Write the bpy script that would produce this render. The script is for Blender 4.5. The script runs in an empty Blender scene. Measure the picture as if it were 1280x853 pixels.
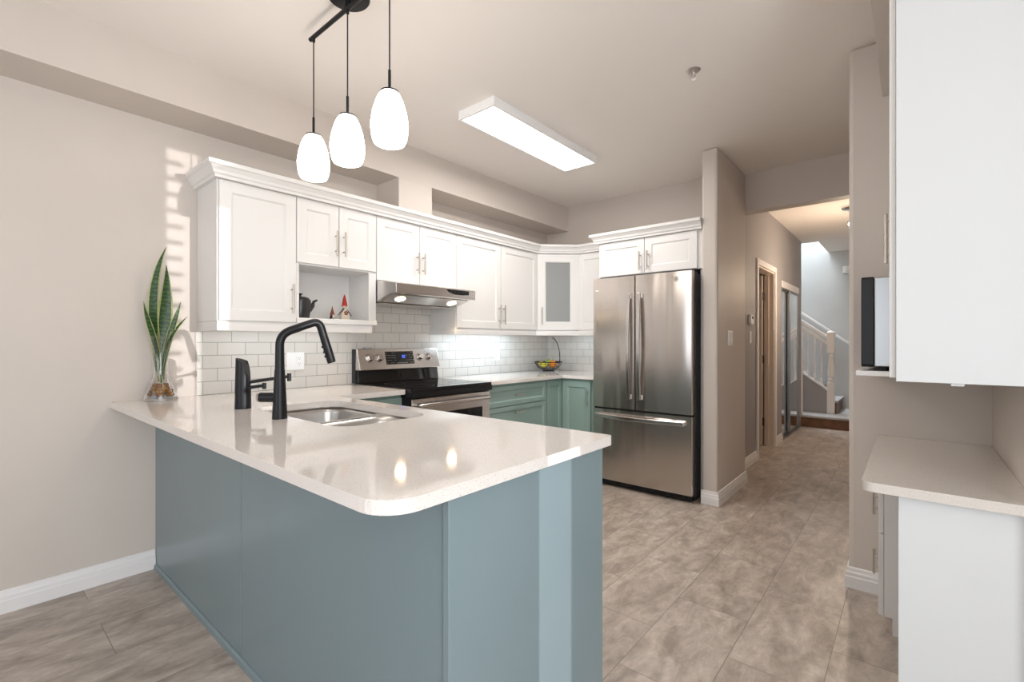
import bpy, bmesh, math, random
from mathutils import Vector, Matrix
random.seed(7)
PI = math.pi
R = math.radians
V = Vector
scene = bpy.context.scene
COL = scene.collection

# ------------------------------------------------------------------ camera
cam_d = bpy.data.cameras.new('camera')
cam = bpy.data.objects.new('camera', cam_d)
COL.objects.link(cam)
cam.location = (3.126, -0.516, 1.22)
cam.rotation_euler = (R(90), 0, R(40.24))
cam_d.sensor_width = 36
cam_d.lens = 590.8 / 1280 * 36
cam_d.shift_y = 1.5 / 1280
cam_d.clip_start = 0.02
scene.camera = cam

# ------------------------------------------------------------------ world, sun, daylight, exposure
world = bpy.data.worlds.new('sky')
scene.world = world
world.use_nodes = True
bg = world.node_tree.nodes['Background']
bg.inputs[0].default_value = (0.80, 0.90, 1.0, 1)
bg.inputs[1].default_value = 1.3

def light(name, kind, loc, energy, color=(1, 1, 1), rot=(0, 0, 0), **kw):
    d = bpy.data.lights.new(name, kind)
    d.energy = energy
    d.color = color
    for k, v in kw.items():
        setattr(d, k, v)
    o = bpy.data.objects.new(name, d)
    COL.objects.link(o)
    o.location = loc
    o.rotation_euler = rot
    return o

# low sun coming through the tall side light, heading towards -x and a little -y
sun_dir = V((-math.cos(R(6.6)), -math.sin(R(6.6)), -math.tan(R(1.2))))
sun = light('sun', 'SUN', (6, 1, 3), 1.5, (1.0, 0.97, 0.95), angle=R(0.35))
sun.rotation_euler = sun_dir.to_track_quat('-Z', 'Y').to_euler()
# daylight entering by the large window behind the camera and the patio door on the right
light('daylight_back_window', 'AREA', (2.3, -3.3, 1.45), 20, (0.92, 0.95, 1.0), (R(112), 0, 0),
      shape='RECTANGLE', size=3.2, size_y=1.9)
light('daylight_patio_door', 'AREA', (4.55, -0.9, 1.25), 58, (0.90, 0.96, 1.0), (0, R(90), 0),
      shape='RECTANGLE', size=2.2, size_y=2.0)
light('daylight_stairwell', 'AREA', (1.2, 8.1, 4.7), 150, (0.88, 0.95, 1.0), (0, 0, 0),
      shape='RECTANGLE', size=1.4, size_y=0.8)
scene.view_settings.view_transform = 'Standard'
scene.view_settings.look = 'None'
scene.view_settings.gamma = 1
scene.view_settings.use_curve_mapping = False
scene.view_settings.exposure = 0.37
scene.cycles.use_denoising = True
scene.cycles.max_bounces = 10
scene.cycles.diffuse_bounces = 6
scene.cycles.sample_clamp_indirect = 6

# ------------------------------------------------------------------ materials
def mat(name, col, rough=0.5, metal=0.0, spec=0.5, emit=None, estr=0, coat=0, trans=0, ior=1.45, noise=None, bump=None):
    m = bpy.data.materials.new(name)
    m.use_nodes = True
    nt = m.node_tree
    b = nt.nodes['Principled BSDF']
    b.inputs['Base Color'].default_value = (*col, 1)
    b.inputs['Roughness'].default_value = rough
    b.inputs['Metallic'].default_value = metal
    b.inputs['Specular IOR Level'].default_value = spec
    b.inputs['Coat Weight'].default_value = coat
    b.inputs['Coat Roughness'].default_value = 0.05
    b.inputs['Transmission Weight'].default_value = trans
    b.inputs['IOR'].default_value = ior
    if emit:
        b.inputs['Emission Color'].default_value = (*emit, 1)
        b.inputs['Emission Strength'].default_value = estr
    tc = nt.nodes.new('ShaderNodeTexCoord')
    if noise:                                   # (second colour, scale, detail)
        col2, sc, det = noise
        n = nt.nodes.new('ShaderNodeTexNoise')
        n.inputs['Scale'].default_value = sc
        n.inputs['Detail'].default_value = det
        nt.links.new(tc.outputs['Object'], n.inputs['Vector'])
        r = nt.nodes.new('ShaderNodeMapRange')
        r.inputs[1].default_value = 0.35
        r.inputs[2].default_value = 0.65
        nt.links.new(n.outputs['Fac'], r.inputs[0])
        mx = nt.nodes.new('ShaderNodeMix')
        mx.data_type = 'RGBA'
        mx.inputs[6].default_value = (*col, 1)
        mx.inputs[7].default_value = (*col2, 1)
        nt.links.new(r.outputs[0], mx.inputs[0])
        nt.links.new(mx.outputs[2], b.inputs['Base Color'])
    if bump:                                    # (scale, strength)
        n = nt.nodes.new('ShaderNodeTexNoise')
        n.inputs['Scale'].default_value = bump[0]
        n.inputs['Detail'].default_value = 4
        nt.links.new(tc.outputs['Object'], n.inputs['Vector'])
        bp = nt.nodes.new('ShaderNodeBump')
        bp.inputs['Strength'].default_value = bump[1]
        bp.inputs['Distance'].default_value = 0.002
        nt.links.new(n.outputs['Fac'], bp.inputs['Height'])
        nt.links.new(bp.outputs[0], b.inputs['Normal'])
    return m

M = {}
M['wall'] = mat('warm_greige_wall_paint', (0.61, 0.55, 0.50), 0.55, noise=((0.595, 0.535, 0.487), 3, 3), bump=(180, 0.05))
M['hallwall'] = mat('grey_hall_wall_paint', (0.34, 0.33, 0.34), 0.6, noise=((0.33, 0.32, 0.33), 3, 3), bump=(180, 0.05))
M['stairwall'] = mat('pale_grey_stair_wall_paint', (0.52, 0.53, 0.53), 0.6, noise=((0.50, 0.51, 0.51), 3, 3), bump=(180, 0.05))
M['ceil'] = mat('ceiling_paint', (0.84, 0.79, 0.745), 0.8, bump=(90, 0.1))
M['trim'] = mat('white_trim_paint', (0.80, 0.78, 0.78), 0.35, bump=(120, 0.03))
M['white'] = mat('white_cabinet_paint', (0.77, 0.755, 0.74), 0.32, bump=(150, 0.03))
M['whitelam'] = mat('white_laminate_panel', (0.68, 0.69, 0.695), 0.4, bump=(150, 0.02))
M['teal'] = mat('slate_teal_cabinet_paint', (0.20, 0.262, 0.285), 0.27, noise=((0.192, 0.252, 0.275), 2, 2), bump=(120, 0.04))
M['green'] = mat('sage_green_cabinet_paint', (0.27, 0.375, 0.34), 0.33, bump=(120, 0.04))
M['black'] = mat('matte_black_metal', (0.008, 0.008, 0.010), 0.36, 0.0, 0.35, bump=(200, 0.03))
M['blackplastic'] = mat('black_plastic', (0.009, 0.009, 0.010), 0.35, 0.0, 0.35, bump=(300, 0.03))
M['blackglass'] = mat('black_ceramic_glass', (0.008, 0.008, 0.009), 0.04, bump=(3, 0.005))
M['nickel'] = mat('brushed_nickel', (0.50, 0.45, 0.40), 0.3, 1.0, bump=(300, 0.05))
M['chrome'] = mat('polished_chrome', (0.75, 0.73, 0.72), 0.12, 1.0, bump=(5, 0.01))
M['darkbody'] = mat('dark_grey_appliance_side', (0.035, 0.033, 0.035), 0.45, 0.2, bump=(500, 0.1))
M['outlet'] = mat('white_switch_plastic', (0.88, 0.88, 0.88), 0.35, bump=(50, 0.01))
M['doorwarm'] = mat('cream_door_paint', (0.72, 0.62, 0.53), 0.4, bump=(100, 0.03))
M['slot'] = mat('dark_slot', (0.05, 0.05, 0.05), 0.6, bump=(50, 0.01))
M['mirror'] = mat('mirror_glass', (0.86, 0.88, 0.88), 0.02, 1.0, bump=(2, 0.003))
M['alu'] = mat('grey_aluminium_frame', (0.30, 0.30, 0.30), 0.35, 0.9, bump=(200, 0.03))
M['wood'] = mat('walnut_stair_riser', (0.13, 0.06, 0.03), 0.4, noise=((0.19, 0.09, 0.045), 9, 4), bump=(60, 0.1))
M['carpet'] = mat('grey_stair_carpet', (0.44, 0.43, 0.43), 0.95, noise=((0.35, 0.34, 0.34), 60, 4), bump=(200, 0.8))
M['glow'] = mat('lit_opal_diffuser', (0.9, 0.9, 0.9), 0.5, emit=(1.0, 0.98, 0.95), estr=5, bump=(50, 0.01))
M['shade'] = mat('lit_opal_glass_shade', (0.9, 0.88, 0.85), 0.25, emit=(1.0, 0.93, 0.84), estr=10, bump=(50, 0.01))
M['hoodlamp'] = mat('lit_hood_lamp', (0.9, 0.85, 0.75), 0.4, emit=(1.0, 0.80, 0.52), estr=9, bump=(50, 0.01))
M['led'] = mat('cool_led_strip', (0.9, 0.9, 0.9), 0.4, emit=(0.75, 0.90, 1.0), estr=6, bump=(50, 0.01))
M['clock'] = mat('blue_clock_digits', (0.1, 0.2, 0.9), 0.4, emit=(0.10, 0.18, 1.0), estr=1.3, bump=(50, 0.01))
M['mark'] = mat('pale_printed_marks', (0.62, 0.62, 0.62), 0.5, bump=(50, 0.01))
M['amberstone'] = mat('amber_glass_stones', (0.62, 0.29, 0.04), 0.1, trans=0.3, noise=((0.25, 0.08, 0.015), 25, 2))
M['glass'] = mat('clear_glass', (1, 1, 1), 0.01, trans=1.0, ior=1.45, bump=(4, 0.01))
M['frost'] = mat('frosted_cabinet_glass', (0.56, 0.57, 0.57), 0.22, trans=0.55, bump=(150, 0.3))
M['inside'] = mat('cabinet_interior', (0.45, 0.44, 0.43), 0.6, bump=(80, 0.03))
M['hingeblack'] = mat('black_hinge', (0.012, 0.012, 0.012), 0.5, bump=(80, 0.03))
M['teapot'] = mat('charcoal_glazed_stoneware', (0.018, 0.018, 0.020), 0.2, noise=((0.045, 0.045, 0.045), 5, 2))
M['red'] = mat('red_felt', (0.42, 0.035, 0.03), 0.85, bump=(200, 0.4))
M['orangebrown'] = mat('rust_felt', (0.20, 0.06, 0.025), 0.85, bump=(200, 0.4))
M['darkfelt'] = mat('dark_felt', (0.03, 0.02, 0.02), 0.85, bump=(200, 0.4))
M['cream'] = mat('cream_wool', (0.66, 0.58, 0.48), 0.9, bump=(120, 0.6))
M['skin'] = mat('wooden_nose', (0.65, 0.35, 0.22), 0.6, bump=(60, 0.1))
M['wire'] = mat('dark_bronze_wire', (0.03, 0.025, 0.03), 0.35, 0.6, bump=(80, 0.03))
M['orange'] = mat('orange_peel', (0.85, 0.27, 0.02), 0.45, bump=(220, 0.4))
M['lemon'] = mat('yellow_peel', (0.80, 0.62, 0.08), 0.45, noise=((0.62, 0.55, 0.06), 12, 3), bump=(160, 0.3))
M['pear'] = mat('green_pear_skin', (0.22, 0.42, 0.06), 0.4, noise=((0.40, 0.50, 0.08), 14, 3))
M['roots'] = mat('pale_plant_roots', (0.55, 0.50, 0.32), 0.7, noise=((0.35, 0.4, 0.2), 20, 2))
M['leafedge'] = mat('yellow_leaf_margin', (0.42, 0.43, 0.18), 0.4, noise=((0.30, 0.34, 0.12), 20, 2))
M['blind'] = mat('white_blind_fabric', (0.85, 0.85, 0.85), 0.7, bump=(200, 0.2))

def brushed(name, col, axis, rough=0.27, wav=0.0, k=1.0):
    m = mat(name, col, rough, 1.0)
    nt = m.node_tree
    b = nt.nodes['Principled BSDF']
    tc = nt.nodes.new('ShaderNodeTexCoord')
    mp = nt.nodes.new('ShaderNodeMapping')
    s = [220, 220, 220]
    s[axis] = 3
    mp.inputs['Scale'].default_value = s
    n = nt.nodes.new('ShaderNodeTexNoise')
    n.inputs['Scale'].default_value = 1.0
    n.inputs['Detail'].default_value = 3
    nt.links.new(tc.outputs['Object'], mp.inputs[0])
    nt.links.new(mp.outputs[0], n.inputs['Vector'])
    r = nt.nodes.new('ShaderNodeMapRange')
    r.inputs[3].default_value = rough - 0.02 * k
    r.inputs[4].default_value = rough + 0.03 * k
    nt.links.new(n.outputs['Fac'], r.inputs[0])
    nt.links.new(r.outputs[0], b.inputs['Roughness'])
    last = None
    if wav:                                     # slow ripples of the sheet metal
        mp2 = nt.nodes.new('ShaderNodeMapping')
        mp2.inputs['Scale'].default_value = (7, 7, 0.7)
        n2 = nt.nodes.new('ShaderNodeTexNoise')
        n2.inputs['Scale'].default_value = 1.0
        n2.inputs['Detail'].default_value = 1
        nt.links.new(tc.outputs['Object'], mp2.inputs[0])
        nt.links.new(mp2.outputs[0], n2.inputs['Vector'])
        b2 = nt.nodes.new('ShaderNodeBump')
        b2.inputs['Strength'].default_value = 1.0
        b2.inputs['Distance'].default_value = wav
        nt.links.new(n2.outputs['Fac'], b2.inputs['Height'])
        last = b2
    if last:
        nt.links.new(last.outputs[0], b.inputs['Normal'])
    return m
M['steel'] = brushed('brushed_stainless_steel', (0.60, 0.55, 0.51), 2, 0.22, 0.012)
M['steelh'] = brushed('horizontally_brushed_stainless', (0.66, 0.63, 0.61), 1, 0.27, 0.0, 0.15)
M['sink'] = brushed('sink_stainless', (0.58, 0.56, 0.54), 0, 0.30)
M['handle'] = brushed('satin_steel_handle', (0.62, 0.59, 0.57), 2, 0.2)

M['microsteel'] = mat('silver_microwave_housing', (0.36, 0.36, 0.36), 0.3, 1.0, bump=(4, 0.05))

def quartz(name, c):
    m = mat(name, c, 0.07, coat=0.3)
    nt = m.node_tree
    b = nt.nodes['Principled BSDF']
    tc = nt.nodes.new('ShaderNodeTexCoord')
    n = nt.nodes.new('ShaderNodeTexNoise')
    n.inputs['Scale'].default_value = 320
    n.inputs['Detail'].default_value = 2
    nt.links.new(tc.outputs['Object'], n.inputs['Vector'])
    cr = nt.nodes.new('ShaderNodeValToRGB')
    cr.color_ramp.elements[0].position = 0.30
    cr.color_ramp.elements[0].color = (c[0] * .72, c[1] * .71, c[2] * .70, 1)
    cr.color_ramp.elements[1].position = 0.42
    cr.color_ramp.elements[1].color = (*c, 1)
    nt.links.new(n.outputs['Fac'], cr.inputs[0])
    nt.links.new(cr.outputs[0], b.inputs['Base Color'])
    return m
M['quartz'] = quartz('speckled_white_quartz', (0.77, 0.72, 0.68))
M['deskquartz'] = quartz('speckled_beige_quartz', (0.67, 0.62, 0.57))

def brickmat(name, plane, w, h, mortar, c1, c2, cm, rough, offs=(0, 0), offset=0.5, bumpd=0.0015, pattern=None):
    """procedural running-bond tiles; plane 'yz','xz' or 'yx' picks the two axes across/up"""
    m = mat(name, c1, rough)
    nt = m.node_tree
    b = nt.nodes['Principled BSDF']
    tc = nt.nodes.new('ShaderNodeTexCoord')
    sp = nt.nodes.new('ShaderNodeSeparateXYZ')
    nt.links.new(tc.outputs['Object'], sp.inputs[0])
    cb = nt.nodes.new('ShaderNodeCombineXYZ')
    for i, ax in enumerate(plane):
        a = nt.nodes.new('ShaderNodeMath')
        a.operation = 'ADD'
        a.inputs[1].default_value = offs[i]
        nt.links.new(sp.outputs['xyz'.index(ax)], a.inputs[0])
        nt.links.new(a.outputs[0], cb.inputs[i])
    br = nt.nodes.new('ShaderNodeTexBrick')
    br.offset = offset
    br.inputs['Scale'].default_value = 1
    br.inputs['Brick Width'].default_value = w
    br.inputs['Row Height'].default_value = h
    br.inputs['Mortar Size'].default_value = mortar
    br.inputs['Mortar Smooth'].default_value = 0.1
    br.inputs['Bias'].default_value = 0
    br.inputs['Color1'].default_value = (*c1, 1)
    br.inputs['Color2'].default_value = (*c2, 1)
    br.inputs['Mortar'].default_value = (*cm, 1)
    nt.links.new(cb.outputs[0], br.inputs['Vector'])
    bp = nt.nodes.new('ShaderNodeBump')
    bp.inputs['Strength'].default_value = 0.6
    bp.inputs['Distance'].default_value = bumpd
    bp.invert = True
    nt.links.new(br.outputs['Fac'], bp.inputs['Height'])
    nt.links.new(bp.outputs[0], b.inputs['Normal'])
    if pattern:
        pattern(nt, br, b, tc)
    else:
        nt.links.new(br.outputs['Color'], b.inputs['Base Color'])
    return m
TILE = dict(w=0.152, h=0.076, mortar=0.0018, c1=(0.69, 0.66, 0.62), c2=(0.66, 0.632, 0.592), cm=(0.34, 0.33, 0.31), rough=0.12)
M['tile_l'] = brickmat('white_subway_tile_side_wall', 'yz', offs=(0.152 * 4 - 0.385 + 0.05, -0.915 + 0.076 * 4), **TILE)
M['tile_f'] = brickmat('white_subway_tile_back_wall', 'xz', offs=(0.06, -0.915 + 0.076 * 4), **TILE)

def stone(nt, br, b, tc):
    mp = nt.nodes.new('ShaderNodeMapping')
    mp.inputs['Scale'].default_value = (4.2, 1.7, 1)
    n = nt.nodes.new('ShaderNodeTexNoise')
    n.inputs['Scale'].default_value = 2.4
    n.inputs['Detail'].default_value = 14
    n.inputs['Roughness'].default_value = 0.68
    n.inputs['Distortion'].default_value = 0.5
    # shift the veining per tile using the brick colour
    ad = nt.nodes.new('ShaderNodeVectorMath')
    ad.operation = 'MULTIPLY_ADD'
    ad.inputs[1].default_value = (7, 7, 7)
    nt.links.new(br.outputs['Color'], ad.inputs[0])
    nt.links.new(tc.outputs['Object'], ad.inputs[2])
    nt.links.new(ad.outputs[0], mp.inputs[0])
    nt.links.new(mp.outputs[0], n.inputs['Vector'])
    cr = nt.nodes.new('ShaderNodeValToRGB')
    e = cr.color_ramp.elements
    e[0].position = 0.34
    e[0].color = (0.30, 0.25, 0.21, 1)
    e[1].position = 0.66
    e[1].color = (0.58, 0.51, 0.45, 1)
    k = e.new(0.5)
    k.color = (0.44, 0.375, 0.325, 1)
    nt.links.new(n.outputs['Fac'], cr.inputs[0])
    # fine grain
    mp3 = nt.nodes.new('ShaderNodeMapping')
    mp3.inputs['Scale'].default_value = (15, 8, 1)
    mp3.inputs['Rotation'].default_value = (0, 0, R(12))
    n3 = nt.nodes.new('ShaderNodeTexNoise')
    n3.inputs['Scale'].default_value = 1.5
    n3.inputs['Detail'].default_value = 10
    n3.inputs['Roughness'].default_value = 0.7
    n3.inputs['Distortion'].default_value = 0.8
    nt.links.new(tc.outputs['Object'], mp3.inputs[0])
    nt.links.new(mp3.outputs[0], n3.inputs['Vector'])
    r3 = nt.nodes.new('ShaderNodeMapRange')
    r3.inputs[1].default_value = 0.3
    r3.inputs[2].default_value = 0.7
    r3.inputs[3].default_value = 0.82
    r3.inputs[4].default_value = 1.15
    nt.links.new(n3.outputs['Fac'], r3.inputs[0])
    mul = nt.nodes.new('ShaderNodeVectorMath')
    mul.operation = 'SCALE'
    nt.links.new(cr.outputs[0], mul.inputs[0])
    nt.links.new(r3.outputs[0], mul.inputs['Scale'])
    mx = nt.nodes.new('ShaderNodeMix')
    mx.data_type = 'RGBA'
    mx.inputs[7].default_value = (0.20, 0.165, 0.14, 1)
    nt.links.new(br.outputs['Fac'], mx.inputs[0])
    nt.links.new(mul.outputs[0], mx.inputs[6])
    nt.links.new(mx.outputs[2], b.inputs['Base Color'])
M['floor'] = brickmat('taupe_stone_plank_floor', 'yx', 0.61, 0.305, 0.0013, (0.1, 0.3, 0.8), (0.9, 0.6, 0.2), (0.5, 0.5, 0.5),
                      0.36, offs=(5.595, 5.96), offset=0.5, bumpd=0.0008, pattern=stone)

def leafmat():
    m = mat('banded_green_leaf', (0.03, 0.10, 0.02), 0.35)
    nt = m.node_tree
    b = nt.nodes['Principled BSDF']
    tc = nt.nodes.new('ShaderNodeTexCoord')
    w = nt.nodes.new('ShaderNodeTexWave')
    w.bands_direction = 'Z'
    w.inputs['Scale'].default_value = 14
    w.inputs['Distortion'].default_value = 6
    w.inputs['Detail'].default_value = 2
    w.inputs['Detail Scale'].default_value = 3
    nt.links.new(tc.outputs['Object'], w.inputs['Vector'])
    cr = nt.nodes.new('ShaderNodeValToRGB')
    cr.color_ramp.elements[0].color = (0.008, 0.028, 0.006, 1)
    cr.color_ramp.elements[1].color = (0.035, 0.095, 0.018, 1)
    nt.links.new(w.outputs['Fac'], cr.inputs[0])
    nt.links.new(cr.outputs[0], b.inputs['Base Color'])
    return m
M['leaf'] = leafmat()

# ------------------------------------------------------------------ geometry helpers (all in world coordinates)
def newbm():
    return bmesh.new()

def box(bm, x0, x1, y0, y1, z0, z1, mi=0):
    vs = [bm.verts.new((x, y, z)) for x in (x0, x1) for y in (y0, y1) for z in (z0, z1)]
    for f in ((0, 1, 3, 2), (4, 6, 7, 5), (0, 4, 5, 1), (2, 3, 7, 6), (0, 2, 6, 4), (1, 5, 7, 3)):
        bm.faces.new([vs[i] for i in f]).material_index = mi
    return bm

def B(x0, x1, y0, y1, z0, z1):
    return box(newbm(), x0, x1, y0, y1, z0, z1)

def obox(bm, c, a, b, n, la, lb, ln):
    """oriented box centred on c with half-free axes a,b,n"""
    a, b, n = V(a), V(b), V(n)
    vs = []
    for i in (-.5, .5):
        for j in (-.5, .5):
            for k in (-.5, .5):
                vs.append(bm.verts.new(V(c) + a * la * i + b * lb * j + n * ln * k))
    for f in ((0, 1, 3, 2), (4, 6, 7, 5), (0, 4, 5, 1), (2, 3, 7, 6), (0, 2, 6, 4), (1, 5, 7, 3)):
        bm.faces.new([vs[i] for i in f])
    return bm

def tube(bm, pts, rads, n=12, cap=True):
    pts = [V(p) for p in pts]
    if not isinstance(rads, (list, tuple)):
        rads = [rads] * len(pts)
    t0 = (pts[1] - pts[0]).normalized()
    up = V((0, 0, 1)) if abs(t0.z) < 0.9 else V((1, 0, 0))
    a = t0.cross(up).normalized()
    rings = []
    for i, p in enumerate(pts):
        if i == 0:
            t = pts[1] - pts[0]
        elif i == len(pts) - 1:
            t = pts[-1] - pts[-2]
        else:
            t = (pts[i + 1] - p).normalized() + (p - pts[i - 1]).normalized()
        t.normalize()
        a = (a - t * a.dot(t)).normalized()
        b = t.cross(a)
        rings.append([bm.verts.new(p + (a * math.cos(2 * PI * k / n) + b * math.sin(2 * PI * k / n)) * rads[i]) for k in range(n)])
    for i in range(len(rings) - 1):
        for k in range(n):
            bm.faces.new((rings[i][k], rings[i][(k + 1) % n], rings[i + 1][(k + 1) % n], rings[i + 1][k]))
    if cap:
        bm.faces.new(rings[0][::-1])
        bm.faces.new(rings[-1])
    return bm

def arc_pts(p0, p1, p2, r, n=6):
    """round the corner p1 of p0-p1-p2"""
    p0, p1, p2 = V(p0), V(p1), V(p2)
    d0 = (p0 - p1).normalized()
    d2 = (p2 - p1).normalized()
    out = []
    for i in range(n + 1):
        t = i / n
        a = p1 + d0 * r
        c = p1 + d2 * r
        out.append(a * (1 - t) ** 2 + p1 * 2 * t * (1 - t) + c * t * t)
    return out

def lathe(bm, c, prof, n=24, cap=True, sq=None):
    """prof: list of (radius, z) about the vertical axis at c"""
    rings = []
    for r, z in prof:
        r = max(r, 0.0004)
        ring = []
        for k in range(n):
            a = 2 * PI * (k + 0.5) / n
            ring.append(bm.verts.new((c[0] + r * math.cos(a), c[1] + r * math.sin(a), c[2] + z)))
        rings.append(ring)
    for i in range(len(rings) - 1):
        for k in range(n):
            bm.faces.new((rings[i][k], rings[i][(k + 1) % n], rings[i + 1][(k + 1) % n], rings[i + 1][k]))
    if cap:
        bm.faces.new(rings[0][::-1])
        bm.faces.new(rings[-1])
    return bm

def prism(bm, pts, ext):
    """extrude a planar polygon (3-D points) by the vector ext"""
    a = [bm.verts.new(p) for p in pts]
    b = [bm.verts.new(V(p) + V(ext)) for p in pts]
    bm.faces.new(a[::-1])
    bm.faces.new(b)
    n = len(a)
    for i in range(n):
        bm.faces.new((a[i], a[(i + 1) % n], b[(i + 1) % n], b[i]))
    return bm

def sweep(bm, path, prof, closed=False):
    """sweep profile (out, z) along an XY path with mitres; 'out' points to the right of travel"""
    P = [V((p[0], p[1])) for p in path]
    nrm = []
    for i in range(len(P) - 1):
        d = (P[i + 1] - P[i]).normalized()
        nrm.append(V((d.y, -d.x)))
    rings = []
    for i, p in enumerate(P):
        if i == 0:
            m = nrm[0]
        elif i == len(P) - 1:
            m = nrm[-1]
        else:
            m = nrm[i - 1] + nrm[i]
            m = m / (1 + nrm[i - 1].dot(nrm[i]))
        rings.append([bm.verts.new((p.x + m.x * o, p.y + m.y * o, z)) for o, z in prof])
    k = len(prof)
    for i in range(len(rings) - 1):
        for j in range(k):
            bm.faces.new((rings[i][j], rings[i][(j + 1) % k], rings[i + 1][(j + 1) % k], rings[i + 1][j]))
    bm.faces.new(rings[0])
    bm.faces.new(rings[-1][::-1])
    return bm

def shaker(bm, o, u, n, w, h, t=0.019, rail=0.058, rec=0.008, slope=0.009, hole=False, mi=0):
    """recessed-panel door: o lower corner on the back plane, u across, z up, n out"""
    u, n = V(u), V(n)
    def q(a, b, c):
        return bm.verts.new(V(o) + u * a + V((0, 0, b)) + n * c)
    def rect(i, c):
        return [q(i, i, c), q(w - i, i, c), q(w - i, h - i, c), q(i, h - i, c)]
    rb = rect(0, 0)
    rf = rect(0, t)
    ri = rect(rail, t)
    rr = rect(rail + slope, t - rec)
    loops = [rb, rf, ri, rr]
    if hole:
        rk = rect(rail + slope, 0.0)
        loops.append(rk)
        loops.append(rb)
    for a, b in zip(loops[:-1], loops[1:]):
        for i in range(4):
            bm.faces.new((a[i], a[(i + 1) % 4], b[(i + 1) % 4], b[i]))
    if not hole:
        bm.faces.new(rr)
        bm.faces.new(rb[::-1])
    return bm

def pull(bm, c, d, n, L=0.16, off=0.032, r=0.006):
    """bar pull: bar centred on c+n*off along d, two posts"""
    c, d, n = V(c), V(d), V(n)
    tube(bm, [c + n * off - d * L / 2, c + n * off + d * L / 2], r, 10)
    for s in (-1, 1):
        p = c + d * s * (L / 2 - 0.03)
        tube(bm, [p, p + n * (off - r * 0.4)], r * 0.8, 8)
    return bm

def rrect(x0, x1, y0, y1, r, n=6):
    """rounded rectangle, r = radii for corners (x0y0, x1y0, x1y1, x0y1)"""
    pts = []
    for (cx, cy, a0, rr) in ((x0, y0, 180, r[0]), (x1, y0, 270, r[1]), (x1, y1, 0, r[2]), (x0, y1, 90, r[3])):
        if rr <= 0:
            pts.append((cx, cy))
            continue
        ccx = cx + (rr if cx == x0 else -rr)
        ccy = cy + (rr if cy == y0 else -rr)
        for k in range(n + 1):
            a = R(a0 + 90 * k / n)
            pts.append((ccx + rr * math.cos(a), ccy + rr * math.sin(a)))
    return pts

def slab(bm, outer, holes, z0, z1):
    """flat slab with holes"""
    for z, flip in ((z1, False), (z0, True)):
        loops = []
        for lp in [outer] + holes:
            vs = [bm.verts.new((p[0], p[1], z)) for p in lp]
            es = [bm.edges.new((vs[i], vs[(i + 1) % len(vs)])) for i in range(len(vs))]
            loops.append((vs, es))
        bmesh.ops.triangle_fill(bm, use_beauty=True, edges=[e for _, es in loops for e in es])
        if z == z1:
            top = loops
        else:
            bot = loops
    for (tv, _), (bv, _) in zip(top, bot):
        for i in range(len(tv)):
            j = (i + 1) % len(tv)
            bm.faces.new((tv[i], tv[j], bv[j], bv[i]))
    return bm

def ico(bm, c, r, sub=3, sc=(1, 1, 1)):
    m = Matrix.Translation(V(c)) @ Matrix.Diagonal((*sc, 1))
    bmesh.ops.create_icosphere(bm, subdivisions=sub, radius=r, matrix=m)
    return bm

def obj(name, bm, m, parent=None, bevel=0, smooth=False, seg=2, origin=None):
    bmesh.ops.recalc_face_normals(bm, faces=bm.faces)
    me = bpy.data.meshes.new(name)
    base = V((0, 0, 0))
    if parent is not None:
        p = parent
        while p:
            base += p.location
            p = p.parent
        bmesh.ops.translate(bm, verts=bm.verts, vec=-base)
    elif origin is not None:
        base = V(origin)
        bmesh.ops.translate(bm, verts=bm.verts, vec=-base)
    if smooth:
        for f in bm.faces:
            f.smooth = True
        for e in bm.edges:
            if len(e.link_faces) == 2 and e.calc_face_angle(0) > R(38):
                e.smooth = False
    bm.to_mesh(me)
    bm.free()
    o = bpy.data.objects.new(name, me)
    COL.objects.link(o)
    for mm in (m if isinstance(m, (list, tuple)) else [m]):
        me.materials.append(M[mm] if isinstance(mm, str) else mm)
    if parent is not None:
        o.parent = parent
    elif origin is not None:
        o.location = base
    if bevel:
        b = o.modifiers.new('bevel', 'BEVEL')
        b.width = bevel
        b.segments = seg
        b.limit_method = 'ANGLE'
        b.angle_limit = R(40)
        b.harden_normals = False
    return o

def thing(name, label, cat, loc=(0, 0, 0), group=None):
    o = bpy.data.objects.new(name, None)
    COL.objects.link(o)
    o.location = loc
    o.empty_display_size = 0.1
    o['label'] = label
    o['category'] = cat
    if group:
        o['group'] = group
    return o

def tag(o, label, cat, group=None, kind=None):
    o['label'] = label
    o['category'] = cat
    if group:
        o['group'] = group
    if kind:
        o['kind'] = kind
    return o

def struct(name, bm, m, label=None, cat=None, bevel=0, parent=None, smooth=False):
    o = obj(name, bm, m, parent, bevel, smooth)
    if parent is None:
        o['kind'] = 'structure'
        if label:
            o['label'] = label
            o['category'] = cat
    return o

def dup(root, loc, label=None, group=None):
    r = root.copy()
    COL.objects.link(r)
    r.location = loc
    if label:
        r['label'] = label
    if group:
        r['group'] = group
    for ch in list(root.children):
        c = ch.copy()
        COL.objects.link(c)
        c.parent = r
        for g in ch.children:
            d = g.copy()
            COL.objects.link(d)
            d.parent = c
    return r

X, Y, Z = V((1, 0, 0)), V((0, 1, 0)), V((0, 0, 1))
ZC = 2.68        # ceiling
D = 3.79         # kitchen back wall
CT = 0.915       # worktop height

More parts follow.
